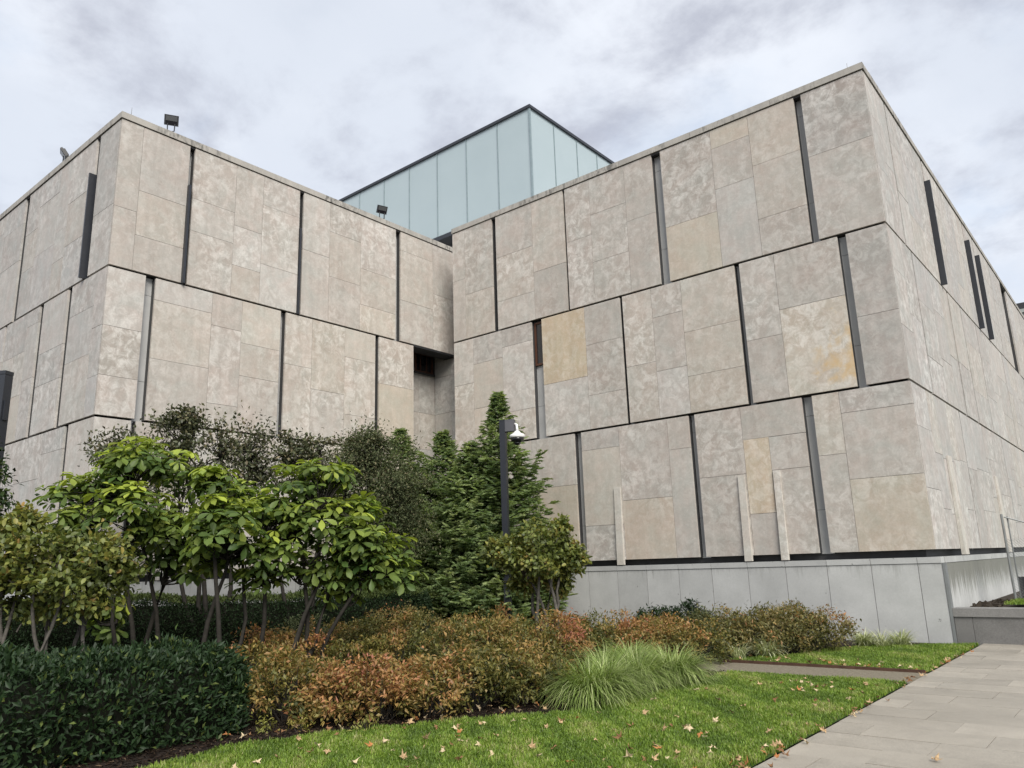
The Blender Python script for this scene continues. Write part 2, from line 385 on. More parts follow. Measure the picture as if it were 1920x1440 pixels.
# --- R1 top, middle, lower courses (joints and slots where the photograph shows them)
R1.course(XRL, R1.px([
    ('p', (870.5, 436), [(849, 530)]), ('p', (921, 412), [(874, 553)]), ('s', (928.5, 412)),
    ('p', (997, 420), [(930, 485), (932.5, 567)]), ('p', (1054, 356), [(1001, 511)]), ('s', (1057.5, 356)),
    ('p', (1105, 377), [(1062, 456)]), ('p', (1171, 355), [(1106, 404), (1112, 492)]), ('p', (1220, 292), [(1175, 416)]), ('s', (1237, 290)),
    ('p', (1331, 260), [(1280, 417)], [None, 'beige']), ('p', (1402, 235), [(1334, 280), (1341, 356)], ['tan', None, 'pale']),
    ('p', (1487, 185), [(1411, 312), (1421, 412)]), ('s', (1500.5, 180)), ('p', XR, [(1516, 295)], ['grey'])]), ZA)
R1.course(XRL, R1.px([
    ('p', (887, 637), [(851, 726)]), ('p', (941, 625), [(887, 684), (891, 767)], ['grey', 'cream']), ('p', (996, 606), [(941, 652), (1000, 764)], ['grey', 'pale']), ('s', (1015, 602)),
    ('p', (1096, 600), [(1021, 722)], ['gold', 'pale']), ('p', (1161, 559), [(1099, 648), (1105, 742)]), ('s', (1166, 559)),
    ('p', (1221, 562), [(1175, 689)]), ('p', (1277, 555), [(1222, 597), (1230, 697)], [None, None, 'pale']), ('p', (1375.5, 497), [(1282, 624), (1290, 706)], ['cream']), ('s', (1385, 495)),
    ('p', (1450, 482), [(1400, 640)]), ('p', (1569, 445), [(1462, 581)], [None, 'rust']), ('s', (1585, 440)), ('p', XR, [(1606, 595)], ['grey', 'grey'])]), ZB)
cz = [R1.sz(*p)[1] for p in ((1395, 825), (1409, 964), (1480, 879))]
R1.course(XRL, R1.px([
    ('p', (905, 845), [(880, 930)]), ('p', (950, 838), [(920, 900)]), ('p', (996, 822), [(960, 960)]), ('p', (1076, 811), [(1019, 915)], [None, 'beige']), ('s', (1089, 810)),
    ('p', (1159, 802), [(1091, 846), (1100, 987)], ['grey', 'cream', 'grey']), ('p', (1250, 790), [(1166, 939)], [None, 'tan']), ('p', (1289.5, 777), [(1254, 844)]), ('s', (1301, 774)),
    ('p', (1387, 765), [(1312, 897)]), ('p', (1441, 821), [(1395, 825), (1409, 964)], ['skip', 'ochre', None]), ('p', (1501, 737), [(1475, 815), (1445, 882)], ['skip']), ('s', (1520.5, 737)),
    ('p', (1571, 730), [(1536, 855)]), ('p', XR, [(1578, 775), (1594, 899)], ['grey', None, 'beige'])]), ZC)
R1.panel(R1.sz(1387, 765)[0], R1.sz(1501, 737)[0], (cz[0]+R1.sz(1475, 815)[1])/2, ZC[1])
# --- R2: slots at the depths read from the photograph, stones between them
R2.auto(YR+TH+.004, 40.9, [(17.70, 17.78), (21.17, 21.27), (26.42, 26.52), (28.1, 28.2), (31.14, 31.24), (33.71, 35.2), (38.45, 38.55)], ZA, 3)
R2.auto(YR+TH+.004, 40.9, [(18.09, 18.18), (21.72, 21.88), (23.40, 23.50), (25.65, 25.72), (30.4, 30.5), (35.6, 35.7)], ZB, 5)
R2.auto(YR+TH+.004, 40.9, [(20.65, 20.74), (26.77, 26.86), (32.2, 32.3), (37.1, 37.2)], ZC, 8)
# --- L1
L1.course(YL, L1.px([
    ('p', (269, 255), [(214, 384)]), ('p', (357.5, 275), [(265, 358), (259, 441)], [None, None, None]), ('s', (367, 276)),
    ('p', (444, 330), [(364, 372), (360, 432)]), ('p', (495, 350), [(440, 422), (440, 497)], [None, 'pale']), ('p', (563, 362), [(495, 384), (492, 495)], [None, None, 'pale']), ('s', (570.5, 362)),
    ('p', (619.5, 400), [(569, 467)]), ('p', (677, 425), [(620, 434), (619, 518)]), ('p', (742.3, 440), [(677, 503), (675, 570)]), ('s', (751, 437)),
    ('p', (811, 475), [(752, 469), (752, 562)]), ('p', 20.6, [(812, 551)])]), ZA)
L1.course(YL, L1.px([
    ('p', (274, 517), [(195, 608), (185, 701)], ['pale']), ('s', (293, 517)),
    ('p', (399, 555), [(291, 562), (282, 671)], ['pale']), ('p', (455, 567), [(397, 609), (389, 755)]), ('p', (527, 584), [(454, 643), (450, 704)], ['cream']), ('s', (537, 584)),
    ('p', (586, 610), [(534, 681)]), ('p', (647, 622), [(584, 729)]), ('p', (704, 632), [(648, 669), (645, 776)], ['cream']), ('s', (711, 632)),
    ('p', (775.3, 651), [(710, 718)], [None, 'beige'])]), ZB)
L1.course(YL, L1.px([
    ('p', (243, 830), [(190, 900)], ['pale']), ('s', (252, 830)), ('p', (330, 900), [(300, 1000)]), ('p', (398, 1065), [(370, 960)], ['pale', 'cream']), ('s', (405, 1065)),
    ('p', (470, 1000), [(440, 920)], ['cream', 'pale']), ('p', (560, 1000), [(520, 950)]), ('s', (568, 1000)), ('p', (650, 1000), [(600, 930)]), ('p', (690, 900), [(670, 960)]), ('s', (697, 900)),
    ('p', L1.sz(775.3, 651)[0], [(720, 900)], ['beige'])]), ZC)
# --- L2 (runs off to the left)
def rev(items): return items
xs = lambda px, py: L2.sz(px, py)[0]
E2 = XL-TH-.004
L2.course(-34.0, L2.px([
    ('p', -31.2, [(0, 480)]), ('p', -29.0, [(0, 440), (0, 510)]), ('s', -28.85), ('p', -27.4, [(0, 420)]), ('p', (14, 400), [(5, 440)]), ('p', (51, 364), [(10, 445), (0, 514)]), ('s', (58, 364)),
    ('p', (81, 342), [(46, 446), (37, 516)]), ('p', (116, 330), [(82, 384), (71, 479)]), ('p', (136, 318), [(106, 437), (97, 496)]), ('p', (184, 255), [(135, 379), (128, 459)]), ('s', (190, 255)),
    ('p', E2, [(175, 407)])]), ZA)
L2.course(-34.0, L2.px([
    ('p', -31.5, [(0, 600)]), ('p', -29.4, [(0, 640), (0, 720)]), ('s', -29.25), ('p', -27.0, [(0, 650)]), ('p', (7, 640), [(0, 680), (0, 750)]), ('s', (10.5, 640)), ('p', (46, 662), [(20, 672), (18, 748)], [None, None, 'cream']), ('p', (76, 570), [(48, 617), (40, 716)]), ('s', (83, 570)),
    ('p', (128.5, 541), [(71, 667), (64, 728)]), ('s', (136, 541)), ('p', (176, 574), [(127, 599), (119, 685)]), ('p', E2, [(172, 617), (166, 709)])]), ZB)
L2.course(-34.0, L2.px([
    ('p', -30.5, [(0, 900)]), ('p', -27.5, [(0, 950)]), ('s', -27.35), ('p', -24.6, [(10, 930)]), ('p', (80, 815), [(40, 905)]), ('p', (121.5, 795), [(79, 852), (75, 960)]), ('s', (129, 795)), ('p', E2, [(140, 930)])]), ZC)

# --- cores, roofs, copings, plinths
def core(par, a, b): wbox('wall', a, b, CARR, par)
core(right_wing, (XRL+.05, YR+DEP, 0), (XR-DEP, 41.0, 11.60))
for zr in (ZA, ZB, ZC):
    for k in range(5): wbox('stone_panel', (XRL, YR+TH+.006+1.3*k, zr[0]+GAP), (XRL+TH, YR+TH+1.3*(k+1), zr[1]-GAP), STONE, right_wing, rng.choice(TINTS))
RX = -17.35; RY0, RY1 = L1.sz(775.3, 651)[0], float(at_x(815, 712, RX)[1])     # recess in the left wing
core(left_wing, (-34, YL+DEP, 0), (XL-DEP, RY0-.004, 11.60))
core(left_wing, (-34, RY0, 0), (RX-.05, 24, 11.60))
core(left_wing, (RX-.049, RY1+.05, 0), (XL-DEP-.002, 24, 11.60))
wbox('wall', (XL-DEP-.001, RY1+.05, 0), (-15.6, 24, ZA[0]-.1), CARR, left_wing)
wbox('wall', (XL-.48, RY0-.003, ZA[0]-.004), (XL-DEP-.001, RY1+.045, 11.60), ZINC, left_wing)
wbox('soffit', (XL-.50, RY0+.004, ZA[0]-.06), (XL-.004, RY1+.02, ZA[0]-.008), DARK, left_wing)
ztab = [0.02, 1.25, 2.6, 3.9, 5.2, 6.35, 7.55, 8.085, 9.2, 10.4, 11.62]
for k in range(len(ztab)-1):                     # stones of the recess: end wall, back wall
    xc = [RX, -16.6+.25*(k % 2), -15.62] if ztab[k+1] < 8.1 else [RX, -16.92, -16.92]
    for q in range(2 if xc[2] > xc[1] else 1): wbox('stone_panel', (xc[q]+GAP, RY1, ztab[k]+GAP), (xc[q+1]-GAP, RY1+.045, ztab[k+1]-GAP), STONE, left_wing, rng.choice(GREYS))
    if ztab[k+1] < 7.6:
        yc = [RY0, RY0+.8+.3*(k % 2), RY1]
        for q in range(2): wbox('stone_panel', (RX-.045, yc[q]+GAP, ztab[k]+GAP), (RX, yc[q+1]-GAP, ztab[k+1]-GAP), STONE, left_wing, rng.choice(GREYS))
WY0, WY1 = float(at_x(777, 661, RX)[1]), float(at_x(811, 671, RX)[1]); WZ = float(at_x(811, 704, RX)[2]); wbox('stone_panel', (RX-.045, WY0-.015, 7.555), (RX, RY1-GAP, max(WZ-.056, 7.6)), STONE, left_wing, GREYS[1]); wbox('stone_panel', (RX-.05, RY0+.05, 7.56), (RX, WY0-.02, 9.07), STONE, left_wing, GREYS[0])
for za_, zb_ in ((9.08, 10.3), (10.3, 11.6)): wbox('stone_panel', (RX-.05, RY0+.05, za_+GAP), (RX, RY1-GAP, zb_-GAP), STONE, left_wing, GREYS[2])
def grid_window(y0, y1, z0, z1, X):
    fr = MB(); t = .07
    fr.box((X-.06, y0, z0), (X+.02, y0+t, z1)); fr.box((X-.06, y1-t, z0), (X+.02, y1, z1)); fr.box((X-.06, y0+t, z0), (X+.02, y1-t, z0+t)); fr.box((X-.06, y0+t, z1-t), (X+.02, y1-t, z1))
    w = fr.build('window', WOOD, left_wing, loc=(X, (y0+y1)/2, (z0+z1)/2))
    n = 3
    for i in range(1, n): y = y0+(y1-y0)*i/n; wbox('muntin', (X-.045, y-.018, z0+t), (X+.005, y+.018, z1-t), WOOD, w)
    zm = (z0+z1)/2-.1; 
    for i in range(n): ya, yb = y0+(y1-y0)*i/n+(.018 if i else t), y0+(y1-y0)*(i+1)/n-(.018 if i < n-1 else t); wbox('muntin', (X-.043, ya, zm-.015), (X+.003, yb, zm+.015), WOOD, w)
    for i in range(n):
        for a, b in ((z0+t, zm-.015), (zm+.015, z1-t)): wbox('pane', (X-.035, y0+(y1-y0)*i/n+.02, a), (X-.025, y0+(y1-y0)*(i+1)/n-.02, b), WGLASS, w)
    wbox('sill', (X-.02, y0-.05, z0-.05), (X+.09, y1+.02, z0-.004), DARK, w)
grid_window(WY0, WY1, WZ, 9.06, RX)
# window in the wide slot of R1 (middle course)
ws0, ws1 = R1.sz(996, 606)[0], R1.sz(1015, 602)[0]; wz0 = R1.sz(1004, 684)[1]; yw = YR+DEP-.10
fm = MB(); t = .05
fm.box((ws0+.01, yw, wz0), (ws0+.01+t, yw+.06, 8.09)); fm.box((ws1-.01-t, yw, wz0), (ws1-.01, yw+.06, 8.09)); fm.box((ws0+.01+t, yw, wz0), (ws1-.01-t, yw+.06, wz0+t)); fm.box((ws0+.01+t, yw, 8.09-t), (ws1-.01-t, yw+.06, 8.09))
wn = fm.build('window', WOOD, right_wing, loc=((ws0+ws1)/2, yw, (wz0+8.09)/2)); wbox('pane', (ws0+.01+t, yw+.03, wz0+t), (ws1-.01-t, yw+.04, 8.09-t), WGLASS, wn)
# tall window in the wide slot of R2
wn = wbox('window', (XR-DEP+.01, 33.78, 8.25), (XR-DEP+.07, 35.13, 10.2), WOOD, right_wing); wbox('pane', (XR-DEP+.072, 33.86, 8.33), (XR-DEP+.08, 35.05, 10.12), WGLASS, wn)
# anodised light fins standing out of slots
def fin(fc, s0, z0, z1, d): fc.box('metal_fin', s0-.025, s0+.025, z0, z1, -d, DEP-.04, FIN)
fin(L1, L1.sz(358.5, 275)[0], ZA[0]-.02, L1.sz(351, 348)[1], .10); fin(L1, L1.sz(565, 362)[0], ZA[0]-.02, L1.sz(560, 428)[1], .05)
fin(L2, xs(185.8, 255), ZA[0]-.02, L2.sz(176, 330)[1], .13)
for y, zt in ((21.22, 11.0), (26.47, 11.0), (28.15, 11.0)): fin(R2, y, ZA[0]-.02, zt, .14)
# pale stone fins under the lower course
def stone_fin(fc, s0, s1, zt, zb=1.52):
    a, b = fc.bounds(s0, s1, zb, zt, -.085, -.006)
    o = MB().box(a, b); zz = zt
    if fc.ax == 'x': o.V[4] = (o.V[4][0], o.V[4][1]+.05, zt+.02); o.V[5] = (o.V[5][0], o.V[5][1]+.05, zt+.02)
    else: o.V[5] = (o.V[5][0]-.05, o.V[5][1], zt+.02); o.V[6] = (o.V[6][0]-.05, o.V[6][1], zt+.02)
    o.build('stone_fin', STONE, fc.par, color=(.55, .528, .485), loc=[(p+q)/2 for p, q in zip(a, b)])
for (x0, x1, yt, xb) in ((1152, 1164, 915, 0), (1384, 1397, 893, 0), (1450, 1463, 884, 0)): stone_fin(R1, R1.sz(x0, yt)[0], R1.sz(x1, yt)[0], R1.sz((x0+x1)/2, yt)[1])
stone_fin(R2, 18.35, 18.75, 3.55); stone_fin(R2, 24.2, 24.6, 3.5); stone_fin(L1, 8.0, 8.3, 3.2); stone_fin(L1, 11.4, 11.7, 3.2)
# copings
def coping(fc, s0, s1, step, par):
    n = max(1, round((s1-s0)/step))
    for k in range(n):
        a, b = s0+(s1-s0)*k/n, s0+(s1-s0)*(k+1)/n
        fc.box('coping_stone', a+.004, b-.004, 11.645, 11.795, -.03, .45, COPING, (.40, .38, .345), par)
    fc.box('drip_joint', s0+.05, s1-.05, 11.60, 11.643, .012, .40, CARR, None, par)
coping(R1, XRL-.02, XR+.03, 2.0, right_wing); coping(R2, YR+.452, 41.0, 2.4, right_wing)
coping(L1, YL-.03, 20.9, 2.1, left_wing); coping(L2, -34.0, XL-.452, 2.4, left_wing)
wbox('flat_roof', (XRL+.1, YR+.46, 11.605), (XR-.46, 40.9, 11.66), ZINC, right_wing)
wbox('flat_roof', (-33.9, YL+.46, 11.605), (XL-.46, RY0-.01, 11.66), ZINC, left_wing)
wbox('flat_roof', (-33.9, RY0-.005, 11.605), (RX-.06, 23.9, 11.66), ZINC, left_wing)
# plinths
PC = (.44, .445, .435)
jx = [XRL, -14.3, -13.45, -12.6, -11.78]+[R1.sz(x, 1080)[0] for x in (1106, 1160, 1215, 1275, 1337, 1405, 1476, 1554, 1637, 1725)]+[XR+.08]
for a, b in zip(jx[:-1], jx[1:]):
    k = rng.uniform(.94, 1.05); R1.box('plinth_panel', a+.005, b-.005, -.1, 1.385, -.05, .10, PLINTH, tuple(c*k for c in PC)); k = rng.uniform(.9, 1.0)
    R1.box('plinth_coping', a+.004, b-.004, 1.392, ZP, -.065, .2, PLINTH, tuple(c*k for c in PC))
R1.box('corner_trim', XR+.082, XR+.13, -.1, 1.388, -.06, .10, GALV)
ys = [YR+.104]+[YR+.9+.82*k for k in range(30)]
for a, b in zip(ys[:-1], ys[1:]):
    k = rng.uniform(.98, 1.08); R2.box('plinth_panel', a+.004, b-.004, -.1, 1.385, -.08, .05, PLINTHS, tuple(c*k*1.08 for c in PC))
    R2.box('plinth_coping', a+.11, b+.10, 1.392, ZP, -.09, .2, PLINTHS, tuple(c*k*.95 for c in PC))
yl = [YL-.05+.83*k for k in range(12)]
for a, b in zip(yl[:-1], yl[1:]): L1.box('plinth_panel', a+.005, min(b, RY0)-.005, -.1, ZP, -.05, .1, PLINTH, PC)
xl = [-34+.88*k for k in range(21)]
for a, b in zip(xl[:-1], xl[1:]): L2.box('plinth_panel', a+.005, min(b, XL-.054)-.005, -.1, ZP, -.05, .1, PLINTH, PC)

# --- glass box above the roofs
YG = 24.0
gx = at_y(992, 198, YG)[0]; gz = at_y(992, 198, YG)[2]; gz0 = at_y(785, 460, YG)[2]
MULL = simple('mullion_metal', (.22, .28, .30), .5)
glass = thing('glass_box', 'pale frosted glass box with thin mullions rising above the stone roofs', 'glass box', (gx-8, YG+5, 0))
mx = [gx]+[at_y(x, y, YG)[0] for x, y in ((932, 232), (874, 262), (820, 289), (768, 313), (721, 338), (675, 360))]
st = mx[-2]-mx[-1]
while len(mx) < 11: mx.append(mx[-1]-st)
my = [YG]+[at_x(x, y, gx)[1] for x, y in ((1037, 233), (1080, 262), (1118, 289))]; st = my[-1]-my[-2]
while len(my) < 10: my.append(my[-1]+st)
for a, b in zip(mx[1:], mx[:-1]):
    wbox('glass_pane', (a+.02, YG, gz0), (b-.02, YG+.03, gz-.12), FROST, glass); wbox('mullion', (a-.014, YG-.035, gz0), (a+.014, YG+.04, gz-.12), MULL, glass)
for a, b in zip(my[:-1], my[1:]):
    wbox('glass_pane', (gx-.03, a+.02, gz0), (gx, b-.02, gz-.12), FROST, glass); wbox('mullion', (gx-.04, b-.014, gz0), (gx+.035, b+.014, gz-.12), MULL, glass)
wbox('mullion', (gx-.045, YG-.04, gz0), (gx+.04, YG+.045, gz-.12), MULL, glass)
wbox('roof_edge', (mx[-1], YG-.09, gz-.12), (gx+.09, my[-1], gz+.01), FIN, glass)
wbox('base_edge', (mx[-1], YG-.07, gz0-.2), (gx+.07, my[-1], gz0-.004), FIN, glass)
wbox('inner_blind', (mx[-1]+.2, YG+.35, gz0), (gx-.35, my[-1], gz-.14), simple('white_blind', (.55, .58, .58), .8), glass)
wbox('lower_wall', (mx[-1]+.5, YG+.9, 11.0), (gx-.9, my[-1]-.5, gz0-.21), ZINC, glass)

# ------------------------------------------------------------------ ground, beds, lawns, paths
def noisy(name, c1, c2, sc, rough=.9, c3=None):
    M = Mat(name); tc = M.n('ShaderNodeTexCoord'); v = tc.outputs['Object']
    c = M.mix(M.ramp(M.noise(v, sc, 6, .65), [(.35, 0), (.65, 1)]), c1, c2)
    if c3: c = M.mix(M.ramp(M.noise(v, sc*6, 4, .6), [(.58, 0), (.68, .8)]), c, c3)
    M.set(c, rough, spec=.2); M.bump(M.noise(v, sc*8, 5, .6), .6, .02); return M.m
SOIL = noisy('soil', (.030, .024, .018), (.055, .045, .034), 6.); MULCH = noisy('mulch', (.014, .010, .008), (.034, .025, .019), 14., .95, (.075, .055, .040))
GRAVEL = noisy('path_gravel', (.17, .145, .105), (.25, .225, .17), 22., .9, (.12, .105, .08)); LAWNB = noisy('lawn_soil', (.030, .055, .012), (.045, .080, .014), 5.)
def sheet(name, poly, z, mat, kind='structure'):
    me = bpy.data.meshes.new(name); me.from_pydata([(p[0], p[1], z) for p in poly], [], [tuple(range(len(poly)))]); me.update()
    if me.polygons[0].normal.z < 0: me.flip_normals()
    return tag(link(name, me, mat), kind=kind)
sheet('ground', [(-400, -400), (400, -400), (400, 400), (-400, 400)], -.03, SOIL)
XP = -2.77                                       # edge of the paved path
lawn_edge = [(-7.35, -6), (-7.05, 2.2), tuple(at_z(290, 1440)[:2]), tuple(at_z(430, 1401)[:2]), tuple(at_z(620, 1377)[:2]), tuple(at_z(880, 1352)[:2]), tuple(at_z(1060, 1337)[:2]), tuple(at_z(1200, 1310)[:2]), tuple(at_z(1320, 1275)[:2]), (-5.15, 10.95)]
LAWN1 = [(XP-.03, -6)]+[(XP-.03, 10.98), (-3.2, 11.02)]+lawn_edge[::-1]
sheet('mulch_bed', [(-40, -20), (-6.0, -20), (-5.0, 2), (-5.0, 12.0), (XP-.05, 12.04), (XP-.05, 16.0), (-15.3, 16.03), (-16.3, 15), (-16.3, 6.6), (-40, 6.4)], -.004, MULCH)
sheet('lawn', LAWN1, .004, LAWNB)
LAWN2 = [(XP-.03, 12.10), (XP-.03, 15.9), (-3.5, 15.55), (-4.3, 15.0), (-4.75, 14.3), (-5.0, 13.3), (-5.55, 12.6), (-5.7, 12.10)]
sheet('lawn', LAWN2, .004, LAWNB)
sheet('gravel_path', [(-6.4, 11.0), (XP-.01, 11.0), (XP-.01, 12.05), (-6.4, 12.0)], .0, GRAVEL)
edging = MB().box((-6.3, 12.03, -.02), (XP-.05, 12.055, .040)).build('steel_edging', simple('rusty_steel', (.075, .040, .026), .8, .0, .3, .3, 9.))
tag(edging, 'low rusty steel edging strip between gravel path and far lawn', 'edging')
pave = sheet('pavement', [(XP, -8), (4.5, -8), (4.5, 16.04), (XP, 16.04)], -.01, JOINT)
pm = MB().box((-.5+.0025, -.25+.0025, -.04), (.5-.0025, .25-.0025, 0))
pme = bpy.data.meshes.new('paver'); pme.from_pydata(pm.V, [], pm.F); pme.update(); pme.materials.append(PAVER)
ph = MB().box((-.166+.004, -.25+.004, -.04), (.166-.004, .25-.004, 0)); phm = bpy.data.meshes.new('paver_third'); phm.from_pydata(ph.V, [], ph.F); phm.update(); phm.materials.append(PAVER)
pt = MB().box((-.333+.004, -.25+.004, -.04), (.333-.004, .25-.004, 0)); ptm = bpy.data.meshes.new('paver_half'); ptm.from_pydata(pt.V, [], pt.F); ptm.update(); ptm.materials.append(PAVER)
prng = random.Random(3)
for row in range(28):
    y = 2.48+.5*row+.0; off = [0, 1, 2][[0, 2, 1, 2, 0, 1][row % 6]]/3.0
    x = XP
    if off > .01:
        w = off; link('paver', phm if off < .5 else ptm, None, pave, (x+w/2, y, .012+prng.uniform(-.002, .002)), (prng.gauss(0, .002), prng.gauss(0, .002), 0)); x += w
    while x < 1.2:
        link('paver', pme, None, pave, (x+.5, y, .012+prng.uniform(-.002, .002)), (prng.gauss(0, .002), prng.gauss(0, .002), 0)); x += 1.0
# low granite retaining wall, raised ground behind it
lw = thing('granite_wall', 'low grey granite retaining wall ending the paved path at the plinth', 'wall', (0, 16.2, 0))
wx = [-3.165, -2.88, -1.75, -.4, .95, 2.3, 3.6]
for a, b in zip(wx[:-1], wx[1:]): wbox('wall_block', (a+.003, 16.06, -.05), (b-.003, 16.40, .452), GRANITE, lw)
for a, b in zip([-3.17, -1.2, .9, 3.62][:-1], [-1.2, .9, 3.62]): wbox('wall_coping', (a+.003, 16.03, .457), (b-.003, 16.43, .60), GRANITE, lw)
me = mesh_np('raised_ground', *[[(-3.2, 16.41, -.1), (4, 16.41, -.1), (4, 60, -.1), (-3.2, 60, -.1), (-3.2, 16.41, .5), (4, 16.41, .5), (4, 60, .62), (-3.2, 60, .62)], BOXF]); tag(link('raised_ground', me, SOIL), kind='structure')
sheet('lawn', [(-2.55, 17.2), (3.9, 16.9), (3.9, 40), (-2.3, 40), (-2.4, 21)], .60, LAWNB)
def lump(name, c, r, n, seed, mat):
    g = np.random.default_rng(seed); m = MB()
    for _ in range(n):
        p = np.array(c)+g.normal(0, 1, 3)*np.array(r); s = g.uniform(.03, .07); M = Matrix.Translation(Vector(p)) @ Matrix.Rotation(g.uniform(0, 3), 4, Vector(g.normal(0, 1, 3)).normalized())
        m.box((-s, -s*.7, -s*.4), (s, s*.7, s*.4), M)
    return m.build(name, mat)
tag(lump('loose_stone', (-2.95, 18.3, .50), (.10, .55, .025), 220, 4, SOIL), 'dark loose stones along the streaked plinth behind the low wall', 'stones', kind='stuff')
# chain-link gate by the side wall
fb = at_z(1905, 1125, .6); fz = 2.30
fn = thing('chain_link_fence', 'galvanised chain link fence with sloping top rail beside the right wing', 'fence', (fb[0], fb[1], .55))
MB().tube([(fb[0], fb[1], .5), (fb[0], fb[1], fz)], .024, 8).build('post', GALV, fn); MB().tube([(fb[0]+.09, fb[1]+.06, .5), (fb[0]+.09, fb[1]+.06, fz-.05)], .014, 8).build('post', GALV, fn)
MB().tube([(fb[0]+.04, fb[1], fz-.06), (fb[0]+1.5, fb[1]+.5, fz-.62)], .014, 8).build('rail', GALV, fn); MB().tube([(fb[0]+1.5, fb[1]+.5, .5), (fb[0]+1.5, fb[1]+.5, fz-.6)], .02, 8).build('post', GALV, fn)
wm = MB()
for k in range(30):
    a = k/29
    for s in (0, 1):
        t0, t1 = a, min(1.0, max(0.0, a+(.7 if s else -.7)))
        z0, z1 = .6, .6+1.2*abs(t1-t0)/.7
        wm.tube([(fb[0]+1.5*t0, fb[1]+.5*t0, z0), (fb[0]+1.5*t1, fb[1]+.5*t1, z1)], .004, 3, False)
wm.build('wire_mesh', GALV, fn)
MB().box((fb[0]+.1, fb[1]+.05, .55), (fb[0]+1.45, fb[1]+.07, 1.05), None).build('screen_panel', RUBBER, fn)
# distant building past the end of the right wing
dq = at_d(1925, 585, 75); db = thing('distant_building', 'far grey-green building just past the end of the right roof', 'building', (dq[0]+4, dq[1]+4, 0))
DW = simple('grey_render', (.33, .36, .335), .8); a0 = (dq[0]-2.0, dq[1])
wbox('wall', (a0[0], a0[1], 0), (a0[0]+14, a0[1]+12, dq[2]), DW, db)
wbox('parapet', (a0[0]-.2, a0[1]-.2, dq[2]), (a0[0]+14.2, a0[1]+12.2, dq[2]+.35), DW, db); wbox('roof_unit', (a0[0]+.6, a0[1]+1, dq[2]+.36), (a0[0]+2.4, a0[1]+3, dq[2]+1.3), DARK, db)
for k in range(5): wbox('window', (a0[0]+1.6+2.4*k, a0[1]-.03, dq[2]-3.6), (a0[0]+2.8+2.4*k, a0[1]-.004, dq[2]-1.4), WGLASS, db)

# ------------------------------------------------------------------ street furniture and roof lamps
pb = ground_at(951, 16.3); ptop = at_d(947, 776, 16.3)[2]
cp = thing('camera_pole', 'black square pole carrying a white dome security camera among the conifers', 'camera pole', pb)
ca = math.radians(22)
Mp = Matrix.Translation(Vector(pb)) @ Matrix.Rotation(ca, 4, 'Z')
MB().box((-.065, -.065, 0), (.065, .065, ptop-.02), Mp).build('pole', POLE, cp); MB().box((-.15, -.15, 0), (.15, .15, .03), Mp).build('base_plate', POLE, cp)
MB().box((.068, -.075, ptop-.26), (.27, .075, ptop), Mp).build('junction_box', simple('grey_box', (.085, .085, .095), .5), cp); MB().box((-.07, -.07, ptop-.018), (.07, .07, ptop+.005), Mp).build('cap', POLE, cp)
cc = Mp @ Vector((.33, -.02, 0)); cz0 = ptop-.42
arm = MB().tube([Mp @ Vector((.272, 0, ptop-.10)), Mp @ Vector((.32, -.01, ptop-.12)), (cc[0], cc[1], ptop-.20), (cc[0], cc[1], ptop-.27)], [.03, .03, .03, .036], 10).build('bracket', WHITEPL, cp, True)
hd = MB().lathe([(.03, .16), (.05, .155), (.085, .11), (.155, .075), (.17, .05), (.168, .015), (.15, 0)], (cc[0], cc[1], cz0), 28).build('camera_housing', WHITEPL, cp, True)
MB().lathe([(.148, -.002), (.145, -.03), (.125, -.075), (.09, -.085)], (cc[0], cc[1], cz0), 28).build('sensor_ring', SMOKE, cp, True); MB().lathe([(.075, -.086), (.07, -.12), (.045, -.15), (.01, -.16)], (cc[0], cc[1], cz0), 24).build('lens_dome', SMOKE, cp, True)
lb = ground_at(-36, 11.0); ltop = at_d(6, 673, 11.0)[2]
lp = thing('lamp_post', 'dark square metal post cut by the left edge of the view', 'post', lb)
Ml = Matrix.Translation(Vector(lb)) @ Matrix.Rotation(math.radians(30), 4, 'Z')
MB().box((-.075, -.075, 0), (.075, .075, ltop-.06), Ml).build('pole', FIN, lp); MB().box((-.079, -.079, ltop-.055), (.079, .079, ltop), Ml).build('cap', FIN, lp); MB().box((-.15, -.15, 0), (.15, .15, .03), Ml).build('base_plate', FIN, lp)
MB().box((.077, -.04, ltop-.75), (.10, .04, ltop-.45), Ml).build('outlet_cover', FIN, lp)
def flood(loc, yaw, tilt, label):
    t = thing('floodlight', label, 'floodlight', loc, 'floodlights on the left roof edge')
    b = Vector(loc); R = Matrix.Rotation(yaw, 4, 'Z')
    MB().lathe([(.06, 0), (.06, .02), (.03, .03)], (b[0], b[1], b[2]), 12).build('mount', DARK, t)
    T = Matrix.Translation(b) @ R
    br = MB()
    for s in (-1, 1): br.tube([T @ Vector((s*.02, 0, .03)), T @ Vector((s*.075, .0, .06)), T @ Vector((s*.08, 0, .24))], .014, 6)
    br.build('bracket', DARK, t)
    H = T @ Matrix.Translation((0, 0, .33)) @ Matrix.Rotation(tilt, 4, 'X') @ Matrix.Scale(.92, 4)
    h = MB().box((-.17, -.03, -.13), (.17, .03, .13), H).box((-.14, .031, -.10), (.14, .06, .10), H).build('housing', DARK, t)
    for k in range(6): MB().box((-.12+.044*k, .061, -.1), (-.11+.044*k, .085, .1), H).build('cooling_rib', DARK, h)
    MB().box((-.135, -.036, -.02), (.135, -.031, .105), H).build('lens', LENS, h); MB().box((-.135, -.036, -.11), (.135, -.031, -.03), H).build('reflector', SMOKE, h)
f1 = at_x(320, 246, XL-.06); f2 = at_y(119, 296, YL+.06); f3 = at_x(716, 413, XL-.06)
flood((XL-.06, f1[1], 11.797), math.radians(62), math.radians(20), 'black floodlight on the roof edge near the left corner')
